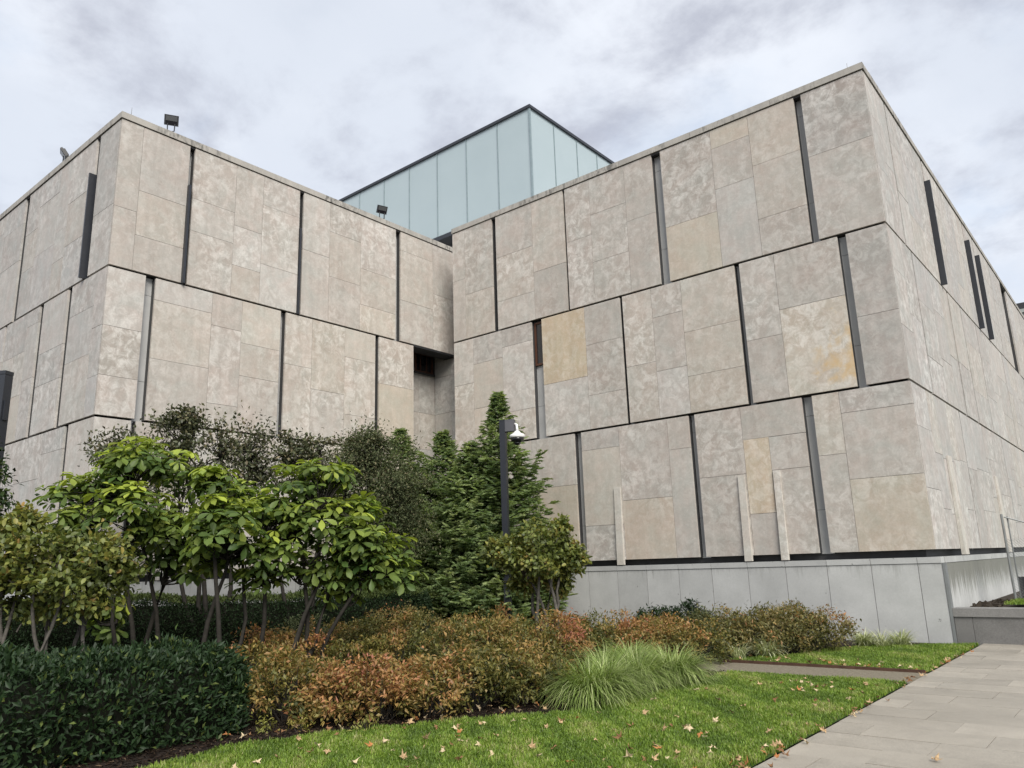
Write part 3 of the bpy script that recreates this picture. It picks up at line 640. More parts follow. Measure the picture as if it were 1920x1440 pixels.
flood((f2[0], YL+.06, 11.797), math.radians(-20), math.radians(35), 'black floodlight tilted outward on the leftmost roof edge')
flood((XL-.06, f3[1], 11.797), math.radians(72), math.radians(28), 'black floodlight in front of the glass box')
for p, lab in ((at_x(246, 216, XL-.1), 'thin lightning rod at the left roof corner'), (at_y(1588, 127, YR+.2), 'thin lightning rod at the right roof corner')):
    q = (XL-.1, p[1]) if p[0] < -12 else (p[0], YR+.2)
    tag(MB().tube([(q[0], q[1], 11.79), (q[0]+.01, q[1], 12.05)], [.008, .004], 6).lathe([(.03, 0), (.03, .015), (.01, .02)], (q[0], q[1], 11.797), 8).build('lightning_rod', RODM), lab, 'rod')
sp_ = at_z(22, 1432, .06)
spk = thing('irrigation_valve', 'small green plastic irrigation fitting at the foot of the laurel hedge', 'irrigation valve', (sp_[0], sp_[1], 0))
MB().lathe([(.022, 0), (.022, .09), (.03, .092), (.03, .12), (.012, .13)], (sp_[0], sp_[1], 0), 12).build('body', GREENPL, spk, True); MB().tube([(sp_[0], sp_[1], .10), (sp_[0]+.07, sp_[1]+.05, .09)], .006, 6).build('hose', RUBBER, spk)
# ------------------------------------------------------------------ foliage builders
T2 = (np.array([[0, 0, 0], [.5, .5, .10], [1, 0, -.06], [.5, -.5, .10]]), np.array([[0, 2, 1], [0, 3, 2]]))
T4 = (np.array([[0, 0, 0], [.42, .5, .07], [.42, -.5, .07], [.48, 0, -.03], [1, 0, -.16]]), np.array([[0, 3, 1], [0, 2, 3], [1, 3, 4], [3, 2, 4]]))
TR = (np.array([[0, 0, 0], [.28, .42, .06], [.28, -.42, .06], [.45, 0, -.02], [.68, .42, .03], [.68, -.42, .03], [1, 0, -.14]]), np.array([[0, 3, 1], [0, 2, 3], [1, 3, 4], [3, 2, 5], [4, 3, 6], [3, 5, 6]]))
def _big():                                      # obovate drooping leaflet
    V = [(0, 0, 0)]; F = []
    for t, w in ((.30, .20), (.58, .44), (.80, .46), (.94, .22)):
        z = .10*t-.38*t*t
        V += [(t, w, z+.05), (t, 0, z-.02), (t, -w, z+.05)]
    V.append((1.0, 0, .10-.42)); V = np.array(V)
    F = [(0, 2, 1), (0, 3, 2)]
    for k in range(3):
        a = 1+3*k; b = a+3; F += [(a, a+1, b+1), (a, b+1, b), (a+1, a+2, b+2), (a+1, b+2, b+1)]
    F += [(10, 11, 13), (11, 12, 13)]
    return V, np.array(F)
TB = _big()
def unit(a): return a/np.maximum(1e-9, np.linalg.norm(a, axis=-1, keepdims=True))
def leaves(P, A, Nn, L, Wd, T, hue, g, org):
    tv, tf = T; n = len(P); A = unit(A); side = unit(np.cross(Nn, A)); up = np.cross(A, side)
    L = np.broadcast_to(L, n); Wd = np.broadcast_to(Wd, n)
    V = P[:, None, :]+tv[None, :, 0:1]*(L[:, None, None]*A[:, None, :])+tv[None, :, 1:2]*(Wd[:, None, None]*side[:, None, :])+tv[None, :, 2:3]*(L[:, None, None]*up[:, None, :])
    F = tf[None]+(np.arange(n)*len(tv))[:, None, None]
    rn = np.repeat(g.random(n), len(tv)); hu = np.repeat(np.clip(hue, 0, 1), len(tv))
    return V.reshape(-1, 3)-np.array(org), F.reshape(-1, 3), rn, hu
def leaf_obj(name, batch, mat, parent=None, org=None, smooth=True):
    V = []; F = []; R = []; H = []; o = 0
    for v, f, r, h in batch: V.append(v); F.append(f+o); R.append(r); H.append(h); o += len(v)
    me = mesh_np(name, np.concatenate(V), np.concatenate(F), attrs=dict(rnd=np.concatenate(R), hue=np.concatenate(H)), smooth=smooth)
    return link(name, me, mat, parent, ORG[parent.name] if parent is not None else (org if org is not None else (0, 0, 0)))
HR = unit(np.array([RIGHT[0], RIGHT[1], 0.])); HF = np.array([-HR[1], HR[0], 0.]); UPZ = np.array([0, 0, 1.])
def blob(px, py, rx, ry, d, deep=.9):            # ellipsoid whose silhouette sits at a pixel, at depth d
    return at_d(px, py, d), rx*d/FPX, ry*d/FPX, rx*d/FPX*deep
def ell(b, dirs, r): c, a, v, q = b; return c+(dirs[:, 0:1]*a*HR+dirs[:, 1:2]*q*HF+dirs[:, 2:3]*v*UPZ)*r
def sphere(g, n): return unit(g.normal(0, 1, (n, 3)))
def clumps(g, blobs, per, sig, shell=(.55, 1.0)):
    """sub-clump centres: (centre, outward, sigma)"""
    out = []
    for b in blobs:
        d = sphere(g, per); r = g.uniform(*shell, (per, 1)); c = ell(b, d, r)
        for k in range(per): out.append((c[k], d[k, 0]*HR+d[k, 1]*HF+d[k, 2]*UPZ, sig*min(b[1], b[2])*g.uniform(.6, 1.3)))
    return out
def scatter(g, cl, n):
    C = np.array([c[0] for c in cl]); O = np.array([c[1] for c in cl]); Sg = np.array([c[2] for c in cl])
    k = g.integers(0, len(cl), n); return C[k]+g.normal(0, 1, (n, 3))*Sg[k][:, None]*np.array([1, 1, .75]), O[k], k
def bend(g, a, b, n=5, j=.04, sag=0.):
    a = np.array(a, float); b = np.array(b, float); t = np.linspace(0, 1, n)[:, None]; L = np.linalg.norm(b-a)
    p = a+(b-a)*t; w = np.sin(np.pi*t); p = p+w*g.normal(0, j*L, (1, 3))+g.normal(0, j*.25*L, (n, 3))*w; p[:, 2:3] += sag*L*w; return p
def stems(parent, g, bases, tops, r0, r1, mat, name='stem'):
    for a, b in zip(bases, tops):
        m = MB(); p = bend(g, a, b, 7, .05); m.tube(p, list(np.linspace(r0, r1, 7)), 7); m.build(name, mat, parent, True)
def branches(parent, g, roots, cl, r, mat, frac=1.0):
    m = MB(); roots = np.array(roots)
    for c in cl:
        if g.random() > frac: continue
        k = np.argmin(np.linalg.norm((roots-c[0])*np.array([1, 1, .8]), axis=1)); m.tube(bend(g, roots[k], c[0], 5, .07), [r, r*.8, r*.6, r*.45, r*.25], 4, False)
    tag(m.build('branches', mat, parent, True), kind='stuff')
def generic(g, P, O, up=.6, out=.6, jit=.7):     # leaf direction and normal
    A = O*out+g.normal(0, jit, P.shape); A[:, 2] -= .15
    Nn = UPZ*up+O*.3+g.normal(0, .45, P.shape); return A, Nn
def leafy_tree(name, label, cat, base, stem_tops, blobs, per, sig, nleaf, L, wr, T, mat, seed, hue, bark=BARK, r0=.035, r1=.018, spread=.12, group=None, up=.6, jit=.7, brfrac=1., shell=(.55, 1.)):
    g = np.random.default_rng(seed); t = thing(name, label, cat, base, group)
    tops = [np.array(p) for p in stem_tops]; bases = [np.array(base)+np.array([g.normal(0, spread), g.normal(0, spread), -.03]) for _ in tops]
    stems(t, g, bases, tops, r0, r1, bark)
    cl = clumps(g, blobs, per, sig, shell); roots = tops+[np.array(b)*.35+np.array(c)*.65 for b, c in zip(bases, tops)]
    branches(t, g, roots, cl, r1*.7, bark, brfrac)
    P, O, k = scatter(g, cl, nleaf); A, Nn = generic(g, P, O, up, .6, jit); ch = g.random(len(cl))[k]
    leaf_obj('crown', [leaves(P, A, Nn, g.uniform(.7, 1.25, nleaf)*L, g.uniform(.8, 1.2, nleaf)*L*wr, T, hue(P, ch, g), g, ORG[t.name])], mat, t)
    return t
def snoise(x, y, s): return (np.sin(x*1.7*s+1.3*np.sin(y*1.1*s))+np.sin(y*2.3*s+1.7*np.sin(x*.9*s+2.))+np.sin((x+y)*3.1*s+.7))/3
nz = lambda g, n, s=.15: g.normal(0, s, n)

# ------------------------------------------------------------------ big-leaved buckeyes
def buckeye(label, basepx, d, stem_px, blobs_px, nwh, seed, lime, deep=.8):
    g = np.random.default_rng(seed); base = ground_at(basepx, d)
    t = thing('buckeye_tree', label, 'tree', base, 'large leaved buckeyes behind the laurel hedge')
    blobs = [blob(x, y, rx, ry, d+dd, deep) for x, y, rx, ry, dd in blobs_px]
    tops = [at_d(x, y, d+dd) for x, y, dd in stem_px]
    bases = [base+HR*g.normal(0, .22)+HF*g.normal(0, .18)-.03*UPZ for _ in tops]
    stems(t, g, bases, tops, .040, .020, BARKD)
    cl = []
    wts = np.array([b[1]*b[2] for b in blobs]); wts = wts/wts.sum()
    for b, w in zip(blobs, wts):
        n = max(4, int(nwh*w)); dr = sphere(g, n); dr[:, 2] = dr[:, 2]*.85+.22; dr = unit(dr); c = ell(b, dr, g.uniform(.40, 1.04, (n, 1)))
        for k in range(n): cl.append((c[k], dr[k, 0]*HR+dr[k, 1]*HF+dr[k, 2]*UPZ, 0, (c[k][2]-b[0][2])/b[2]))
    branches(t, g, tops+[a*.3+b*.7 for a, b in zip(bases, tops)], cl, .013, BARKD, .75)
    bt = []
    for c, o, _, hrel in cl:
        n = int(g.integers(5, 8)); ax = unit(UPZ*1.0+o*.55+g.normal(0, .18, 3)); e1 = unit(np.cross(ax, [.3, .9, .1])); e2 = np.cross(ax, e1)
        w = 2*np.pi*(np.arange(n)+g.uniform(0, 1))/n+g.normal(0, .12, n); el = g.uniform(-.35, .35)+g.normal(0, .12, n)
        dirs = (np.cos(w)[:, None]*e1+np.sin(w)[:, None]*e2)*np.cos(el)[:, None]+ax*np.sin(el)[:, None]
        Nn = np.repeat(ax[None], n, 0)+g.normal(0, .15, (n, 3)); sz = g.uniform(.11, .21)
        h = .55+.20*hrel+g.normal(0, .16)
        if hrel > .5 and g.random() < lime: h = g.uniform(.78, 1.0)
        bt.append(leaves(np.repeat(c[None], n, 0)+dirs*.02, dirs, Nn, g.uniform(.82, 1.1, n)*sz, g.uniform(.85, 1.1, n)*sz*.52, TB, h+g.normal(0, .09, n), g, ORG[t.name]))
    leaf_obj('crown', bt, LM['buckeye'], t); return t
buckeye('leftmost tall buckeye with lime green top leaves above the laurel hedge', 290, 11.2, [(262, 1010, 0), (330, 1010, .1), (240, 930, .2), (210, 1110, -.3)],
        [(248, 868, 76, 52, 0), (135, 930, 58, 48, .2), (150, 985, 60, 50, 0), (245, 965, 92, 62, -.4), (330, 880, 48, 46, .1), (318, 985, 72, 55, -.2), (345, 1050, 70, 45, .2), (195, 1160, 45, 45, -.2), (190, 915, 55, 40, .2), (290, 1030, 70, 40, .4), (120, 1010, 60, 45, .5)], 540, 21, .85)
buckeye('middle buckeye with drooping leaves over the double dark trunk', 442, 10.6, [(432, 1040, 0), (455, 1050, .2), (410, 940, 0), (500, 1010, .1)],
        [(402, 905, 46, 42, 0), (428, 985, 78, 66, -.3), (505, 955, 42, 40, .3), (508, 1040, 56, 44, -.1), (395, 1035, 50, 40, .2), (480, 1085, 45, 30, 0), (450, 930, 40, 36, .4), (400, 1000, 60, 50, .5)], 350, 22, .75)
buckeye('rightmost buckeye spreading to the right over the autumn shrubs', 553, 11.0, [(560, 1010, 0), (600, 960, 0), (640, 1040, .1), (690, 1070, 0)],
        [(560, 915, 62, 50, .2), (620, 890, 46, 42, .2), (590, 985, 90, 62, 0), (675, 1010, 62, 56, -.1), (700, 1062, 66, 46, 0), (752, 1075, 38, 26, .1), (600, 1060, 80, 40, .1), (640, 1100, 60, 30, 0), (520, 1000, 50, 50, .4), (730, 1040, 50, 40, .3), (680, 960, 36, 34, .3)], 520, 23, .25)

# ------------------------------------------------------------------ witch hazels
def hz(P, ch, g): return .54+.35*(ch-.5)+nz(g, len(P), .16)
b = ground_at(85, 9.0)
leafy_tree('witch_hazel', 'yellow-green witch hazel with many grey stems at the left edge', 'tree', b,
           [at_d(x, y, 9.0+dd) for x, y, dd in ((5, 1080, 0), (40, 1090, .2), (62, 1110, -.2), (85, 1085, .1), (130, 1090, -.1), (165, 1085, .1), (180, 1100, .3))],
           [blob(x, y, rx, ry, 9.0+dd) for x, y, rx, ry, dd in ((55, 1045, 85, 52, 0), (150, 1050, 82, 58, 0), (15, 1110, 70, 52, -.1), (120, 1105, 80, 45, -.2), (205, 1075, 42, 48, .1), (30, 985, 35, 35, .2), (-60, 1070, 70, 80, 0))],
           22, .30, 9500, .078, .62, TR, LM['hazel'], 31, hz, r0=.030, r1=.017, spread=.28)
b = ground_at(1022, 13.2)
leafy_tree('witch_hazel', 'rounded multi-stemmed witch hazel in front of the right plinth', 'tree', b,
           [at_d(x, y, 13.2+dd) for x, y, dd in ((985, 1075, 0), (1000, 1060, .2), (1012, 1055, -.2), (1022, 1060, .1), (1035, 1075, -.1), (1050, 1070, .1))],
           [blob(1008+(x-1008)*.86, y, rx*.84, ry, 13.2+dd) for x, y, rx, ry, dd in ((1005, 1015, 66, 34, 0), (1052, 1030, 44, 28, .1), (960, 1040, 42, 30, 0), (1010, 1050, 72, 32, -.2), (1055, 1085, 26, 30, .2), (1060, 990, 14, 20, 0), (928, 1035, 32, 26, .1), (1085, 1045, 28, 24, 0), (985, 1085, 40, 24, .2))],
           26, .30, 7800, .085, .62, TR, LM['hazel'], 32, hz, r0=.036, r1=.020, spread=.14)

# ------------------------------------------------------------------ dark small-leaved trees near the left wing
def dk(P, ch, g): return .5+.4*(ch-.5)+nz(g, len(P), .2)
b = ground_at(415, 14.2)
leafy_tree('crabapple_tree', 'sparse dark reddish small-leaved tree against the left wing', 'tree', b,
           [at_d(x, y, 14.2) for x, y in ((415, 860), (350, 850), (470, 850), (290, 900))],
           [blob(x, y, rx, ry, 14.2+dd) for x, y, rx, ry, dd in ((335, 820, 55, 42, 0), (410, 835, 70, 60, 0), (470, 835, 50, 42, .2), (400, 910, 90, 50, -.2), (205, 845, 40, 35, 0), (300, 890, 80, 50, .3), (485, 890, 40, 45, 0), (345, 790, 30, 26, 0), (250, 850, 50, 40, .2))],
           20, .34, 8200, .085, .55, T4, LM['dusk'], 41, dk, BARKD, .05, .022, .05, shell=(.35, 1.08))
b = ground_at(570, 14.6)
leafy_tree('crabapple_tree', 'small dark-leaved tree rising behind the rightmost buckeye', 'tree', b,
           [at_d(x, y, 14.6) for x, y in ((570, 850), (600, 840))],
           [blob(x, y, rx, ry, 14.6) for x, y, rx, ry in ((548, 845, 26, 28), (590, 840, 34, 26), (570, 890, 40, 35))], 14, .34, 2000, .085, .55, T4, LM['dusk'], 42, dk, BARKD, .04, .02, .05, shell=(.35, 1.08))
b = ground_at(690, 16.4)
leafy_tree('smoke_bush', 'tall brownish fine-leaved shrub left of the conifers', 'shrub', b,
           [at_d(x, y, 16.4) for x, y in ((690, 900), (650, 920), (730, 920))],
           [blob(x, y, rx, ry, 16.4+dd) for x, y, rx, ry, dd in ((700, 880, 72, 62, 0), (655, 870, 42, 50, .2), (690, 835, 40, 28, 0), (735, 900, 50, 60, 0), (700, 970, 95, 70, 0), (640, 950, 45, 60, .3), (770, 960, 40, 70, 0))],
           26, .38, 27000, .062, .50, T2, LM['brown'], 43, dk, BARKD, .05, .02, .06, shell=(.35, 1.22))
b = ground_at(-70, 10.0)
leafy_tree('maple_tree', 'dark green branch tips reaching in at the left edge', 'tree', b, [at_d(-60, 900, 10.0), at_d(-90, 860, 10.0)],
           [blob(x, y, rx, ry, 10.0) for x, y, rx, ry in ((-25, 915, 42, 48), (-70, 870, 60, 60), (-40, 960, 40, 30), (-100, 940, 60, 60))], 20, .3, 2600, .075, .5, T4, LM['yew'], 44, lambda P, ch, g: .75+nz(g, len(P)), BARKD, .06, .03, .05)

# ------------------------------------------------------------------ conifers
def conifer(label, tip, d, rpx, seed, nspray, zb=.15):
    g = np.random.default_rng(seed); base = ground_at(tip[0]+3, d); ztip = at_d(tip[0], tip[1], d)[2]
    t = thing('conifer_tree', label, 'tree', base, 'feathery conifers in the corner of the building'); R0 = rpx*d/FPX
    MB().tube(bend(g, base, base+UPZ*ztip, 8, .004), list(np.linspace(.09, .008, 8)), 7).build('trunk', BARKD, t, True)
    bt = []; bm = MB(); z = zb; k = 0
    nb = nspray//14
    u = g.random(nb)**1.25
    for i in range(nb):
        h = zb+(ztip-zb)*u[i]; rel = 1-(h-zb)/(ztip-zb)
        Rr = R0*(rel**.55 if rel > .32 else .534*(rel/.32)**1.15)*(g.uniform(.55, 1.18) if g.random() < .65 else g.uniform(.3, .8))+.03; az = g.uniform(0, 2*np.pi)
        o = np.array([np.cos(az), np.sin(az), 0]); root = base+UPZ*h
        tipp = root+o*Rr+UPZ*(Rr*g.uniform(-.05, .55)+.04); mid = root+o*Rr*.55+UPZ*(-.10*Rr)
        tt = np.linspace(0, 1, 9)[:, None]; path = (1-tt)**2*root+2*tt*(1-tt)*mid+tt**2*tipp
        if i % 3 == 0: bm.tube(path[::2], [.012, .009, .007, .005, .002], 4, False)
        ns = 14 if rel > .3 else 8; s = g.uniform(.25, 1.0, ns)**.7; P = np.stack([np.interp(s, tt[:, 0], path[:, q]) for q in range(3)], 1)
        sd = np.cross(o, UPZ); sg = np.where(np.arange(ns) % 2 == 0, 1., -1.)[:, None]
        A = o*g.uniform(.5, 1.1, (ns, 1))+sd*sg*g.uniform(.3, .9, (ns, 1))+UPZ*g.uniform(-.25, .45, (ns, 1))+g.normal(0, .18, (ns, 3)); A = unit(A); L = (.10+.20*s*g.random(ns))*(.6+.4*min(1, Rr))*g.uniform(.8, 1.35, ns)
        hb = .55+g.normal(0, .20)
        side = unit(np.cross(A, UPZ)+g.normal(0, .2, (ns, 3))); nn = np.cross(side, A)
        # each spray: a rachis needle plus side needles, fern like
        for q, (f, sp_, ln) in enumerate(((0., 0., 1.), (.15, .75, .55), (.15, -.75, .55), (.38, .7, .48), (.38, -.7, .48), (.62, .6, .36), (.62, -.6, .36))):
            bt.append(leaves(P+A*(L*f)[:, None], A+side*sp_, UPZ*.55+o*.85+g.normal(0, .25, (ns, 3)), L*ln, L*.085+.009, T2, np.clip(hb+.3*s-.18+g.normal(0, .08, ns), 0, .95), g, ORG[t.name]))
    tag(bm.build('branches', BARKD, t), kind='stuff'); leaf_obj('crown', bt, LM['conifer'], t, smooth=False)
conifer('tallest feathery conifer rising beside the camera pole', (940, 722), 17.6, 118, 51, 18500)
conifer('feathery conifer in front of the dark recess', (830, 800), 18.6, 128, 52, 16500)
conifer('shorter feathery conifer left of the dark recess', (748, 796), 19.0, 122, 53, 13500)
conifer('low feathery conifer between the two taller ones', (884, 825), 17.4, 120, 54, 13500)

# ------------------------------------------------------------------ clipped hedges
def hedge(name, label, c0, c1, h0, h1, thick, nleaf, L, wr, T, mat, seed, hue, rnd=.07, up=.8, core=True, cat='hedge'):
    """rounded box of leaves along c0-c1 (front line); thick goes away from the viewer's side"""
    g = np.random.default_rng(seed); c0 = np.array([*c0, 0.]); c1 = np.array([*c1, 0.]); ax = c1-c0; Ln = np.linalg.norm(ax); ax /= Ln; nn = np.array([-ax[1], ax[0], 0.])*np.sign(thick); th = abs(thick)
    t = thing(name, label, cat, tuple((c0+c1)/2+nn*th/2))
    lump_ = lambda s, w, p: .5*np.sin(s*2.3+p)+.3*np.sin(s*5.1+w*3.+1.7*p)+.2*np.sin(w*6.7+s*1.3)
    s = g.random(nleaf)*Ln; hh = (h0+(h1-h0)*s/Ln)*(1+rnd*.6*np.sin(s*1.9+seed)+rnd*.5*np.sin(s*4.3+1.))
    rr = min(.40*th, .38); tl = (h0-rr)+1.57*rr+(th-2*rr)+1.57*rr; u = g.random(nleaf)*tl
    a1 = u < h0-rr; a2 = ~a1 & (u < h0-rr+1.57*rr); a4 = u > tl-1.57*rr; a3 = ~a1 & ~a2 & ~a4
    ph2 = np.clip((u-(h0-rr))/rr, 0, 1.571); ph4 = np.clip((u-(tl-1.57*rr))/rr, 0, 1.571)
    w = np.select([a1, a2, a3, a4], [0*u, rr*(1-np.cos(ph2)), rr+(u-(h0-rr)-1.57*rr), th-rr+rr*np.sin(ph4)])
    zz = np.select([a1, a2, a3, a4], [u, h0-rr+rr*np.sin(ph2), h0+0*u, h0-rr+rr*np.cos(ph4)])*hh/h0
    ow = np.select([a1, a2, a3, a4], [-1+0*u, -np.cos(ph2), 0*u, np.sin(ph4)]); oz = np.select([a1, a2, a3, a4], [0*u, np.sin(ph2), 1+0*u, np.cos(ph4)])
    o = nn*ow[:, None]+UPZ*oz[:, None]
    ise = g.random(nleaf) < .14; w = np.where(ise, g.random(nleaf)*th, w); zz = np.where(ise, g.random(nleaf)**.8*hh, zz)
    es = np.where(g.random(nleaf) < .8, Ln, 0.); dz = np.clip((zz-(hh-rr))/rr, 0, 1); dw = np.clip(1-np.minimum(w, th-w)/rr, 0, 1); ins = rr*(1-np.sqrt(np.clip(1-dz**2, 0, 1)*np.clip(1-dw**2, 0, 1)))
    s = np.where(ise, np.where(es > 0, Ln-ins, ins), s); o = np.where(ise[:, None], np.where(es > 0, 1, -1)[:, None]*ax, o)
    edge = np.minimum(s, Ln-s); sk = np.where(ise | (edge > rr), 0, rr*(1-np.sqrt(np.clip(1-(1-edge/rr)**2, 0, 1)))); zz = zz-sk*np.clip(oz, 0, 1); w = w+sk*(ow < -.3)*.9
    z = zz/hh; off = rnd*(lump_(s, w, seed)+.5*lump_(s*3.1, w*2.3, seed+2.)+g.normal(0, .45, nleaf))
    P = c0+ax*s[:, None]+nn*w[:, None]+UPZ*zz[:, None]+o*off[:, None]
    P[:, 2] = np.maximum(P[:, 2], .02)
    A = o*.6+UPZ*up*.6+g.normal(0, .55, (nleaf, 3)); Nn = o*.6+UPZ*.5+g.normal(0, .5, (nleaf, 3))
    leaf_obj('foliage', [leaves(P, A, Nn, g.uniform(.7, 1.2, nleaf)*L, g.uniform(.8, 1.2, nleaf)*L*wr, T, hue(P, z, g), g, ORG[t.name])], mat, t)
    if core:
        m = MB(); i = .10; nseg = max(2, int(Ln/.4)); q = [c0+ax*(i+(Ln-2*i)*k/nseg) for k in range(nseg+1)]; V = []; F = []
        for k_, p in enumerate(q):
            hk = (h0+(h1-h0)*k_/nseg)-i-.03-(.16 if k_ in (0, nseg) else 0); j = g.normal(0, .02, 4)
            V += [p+nn*(i+.03+j[0]), p+nn*(i+j[1])+UPZ*hk*.66, p+nn*(i+.24)+UPZ*(hk+j[2]), p+nn*(th-i-.2)+UPZ*hk, p+nn*(th-i)+UPZ*hk*.66, p+nn*(th-i)]
        for k_ in range(nseg):
            for e in range(6): F.append((k_*6+e, k_*6+(e+1) % 6, k_*6+6+(e+1) % 6, k_*6+6+e))
        F += [tuple(range(5, -1, -1)), tuple(nseg*6+e for e in range(6))]
        m.add(V, F).build('inner_twigs', CORE, t)
    return t
hedge('laurel_hedge', 'glossy dark green laurel hedge filling the lower left corner', (-7.66, -2.0), (-7.66, 4.86), 0.82, .80, 1.45, 30000, .080, .36, T4, LM['laurel'], 61,
      lambda P, z, g: np.where(g.random(len(P)) < .07, g.uniform(.88, 1., len(P)), .35+.3*g.random(len(P))), .105)
ha, hb2 = ground_at(-260, 12.9), ground_at(808, 14.9)
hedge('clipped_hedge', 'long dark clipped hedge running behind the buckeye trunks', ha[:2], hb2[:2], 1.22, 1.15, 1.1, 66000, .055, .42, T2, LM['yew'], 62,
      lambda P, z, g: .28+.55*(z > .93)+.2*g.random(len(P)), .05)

# ------------------------------------------------------------------ autumn shrubs
def shrub(name, label, cat, base, r, h, nleaf, L, wr, mat, seed, hue, group=None, twigs=26, low=.10, T=T4):
    g = np.random.default_rng(seed); base = np.array([base[0], base[1], 0.]); t = thing(name, label, cat, base, group)
    m = MB(); tips = []
    for k in range(twigs):
        az = g.uniform(0, 2*np.pi); q = np.sqrt(g.random())*r*.9; hh = h*g.uniform(.75, 1.0)*np.sqrt(max(.2, 1-(q/r)**2*.6)); p = base+np.array([np.cos(az)*q, np.sin(az)*q, hh*.92])
        a = base+np.array([np.cos(az)*q*.25, np.sin(az)*q*.25, -.02]); m.tube(bend(g, a, p, 5, .06), [.009, .008, .006, .004, .002], 4, False); tips.append(p)
    tag(m.build('stems', BARKD, t), kind='stuff')
    nc = int(60*(r/.5)**1.5); cl = []
    for k in range(nc):
        az = g.uniform(0, 2*np.pi); q = np.sqrt(g.random())*r; top = h*np.sqrt(max(.05, 1-(q/r)**2*.75)); zz = top*(g.random()**.45 if g.random() < .75 else g.uniform(low, 1.)); zz = max(zz, low)
        c = base+np.array([np.cos(az)*q, np.sin(az)*q, zz]); cl.append((c, unit(np.array([np.cos(az)*q/r, np.sin(az)*q/r, .6*zz/h+.2])), g.uniform(.04, .085)))
    P, O, k = scatter(g, cl, nleaf); P[:, 2] = np.clip(P[:, 2], .03, None); ch = g.random(nc)[k]+g.normal(0, .40); A, Nn = generic(g, P, O, .7, .5, .6)
    leaf_obj('foliage', [leaves(P, A, Nn, g.uniform(.45, 1.5, nleaf)*L, g.uniform(.6, 1.3, nleaf)*L*wr, T, hue(P, ch, g, h), g, ORG[t.name])], mat, t)
    return t
def pat(P): return .20*snoise(P[:, 0], P[:, 1], 1.5)+.08*snoise(P[:, 0]+5, P[:, 1]-3, 5.)
def h_aut(P, ch, g, h): return .14+.30*np.clip(P[:, 2]/h, 0, 1)+.42*(ch-.5)+pat(P)+nz(g, len(P), .13)
def h_oli(P, ch, g, h): return .30+.6*pat(P)+.25*np.clip(P[:, 2]/h, 0, 1)+.40*(ch-.5)+nz(g, len(P), .14)
def h_mid(P, ch, g, h): return .06+pat(P)+.30*np.clip(P[:, 2]/h, 0, 1)+.36*(ch-.5)+nz(g, len(P), .13)
FR = 'orange and gold shrubs massed in the mulch bed'
sr = np.random.default_rng(71)
front = [(478, 1318), (545, 1352), (632, 1352), (715, 1350), (800, 1342), (885, 1330), (965, 1322), (1032, 1310)]
mid = [(500, 1288), (585, 1296), (668, 1296), (750, 1292), (835, 1284), (915, 1276), (985, 1268), (1050, 1262)]
back = [(690, 1252), (770, 1250), (850, 1246), (925, 1240), (610, 1258)]
second = [(1075, 1250), (1130, 1248), (1190, 1248), (1250, 1246), (1302, 1243), (1105, 1228), (1170, 1226), (1235, 1224)]
far = [(1330, 1228), (1385, 1227), (1440, 1226), (1495, 1224), (1540, 1220), (1360, 1216), (1420, 1214), (1480, 1212)]
ORD = ['first', 'second', 'third', 'fourth', 'fifth', 'sixth', 'seventh', 'last']
for k, p in enumerate(front): shrub('autumn_shrub', 'front-row gold and orange shrub on the mulch edge, %s from the laurel hedge' % ORD[k], 'shrub', at_z(*p), .40+.10*sr.random(), .60+.26*sr.random(), 2900, .058, .48, LM['autumn'], 100+k, h_aut if k < 6 else h_mid, FR, low=.14)
for k, p in enumerate(mid): shrub('autumn_shrub', 'second-row orange shrub of the main bed, %s counted from the left' % ORD[k], 'shrub', at_z(*p), .46+.10*sr.random(), .68+.28*sr.random(), 3000, .058, .48, LM['autumn'], 120+k, h_aut, FR)
for k, p in enumerate(back): shrub('autumn_shrub', 'back-row rusty shrub near the clipped hedge, %s from the buckeyes' % ['second', 'third', 'fourth', 'last', 'first'][k], 'shrub', at_z(*p), .60, .74+.20*sr.random(), 2800, .056, .48, LM['autumn'], 140+k, h_aut, FR)
for k, p in enumerate(second): shrub('autumn_shrub', ('bright orange shrub just behind the fountain grass, %s from the left' % ORD[k]) if k < 5 else 'rusty shrub hidden behind the orange row, %s from the witch hazel' % ORD[k-5], 'shrub', at_z(*p), .50+.08*sr.random(), .64+.14*sr.random(), 3000, .056, .48, LM['autumn'], 160+k, h_aut, 'orange shrubs behind the fountain grass')
for k, p in enumerate(far): shrub('olive_shrub', ('olive and russet shrub beside the gravel path, %s from the orange row' % ORD[k]) if k < 5 else 'olive shrub close against the plinth, %s from the orange row' % ORD[k-5], 'shrub', at_z(*p), .54+.08*sr.random(), .64+.14*sr.random(), 3000, .058, .48, LM['olive'], 180+k, h_oli, 'olive shrubs along the right plinth')
shrub('domed_shrub', 'domed grey-green and russet shrub before the clipped hedge', 'shrub', at_z(745, 1240), 1.0, .98, 7000, .045, .45, LM['olive'], 201, h_oli, twigs=40)
shrub('domed_shrub', 'small dark domed shrub under the rightmost buckeye', 'shrub', at_z(578, 1248), .62, .88, 3800, .045, .45, LM['brown'], 202, lambda P, ch, g, h: .4+.3*ch, twigs=24)
shrub('evergreen_shrub', 'low dark evergreen shrub between orange shrubs and the plinth', 'shrub', at_z(1240, 1200), .55, .72, 2600, .085, .32, LM['laurel'], 203, lambda P, ch, g, h: .3+.4*ch)
shrub('evergreen_shrub', 'low dark evergreen shrub close under the plinth joints', 'shrub', at_z(1295, 1204), .5, .74, 2200, .085, .32, LM['laurel'], 204, lambda P, ch, g, h: .3+.4*ch)
g5 = np.random.default_rng(5)
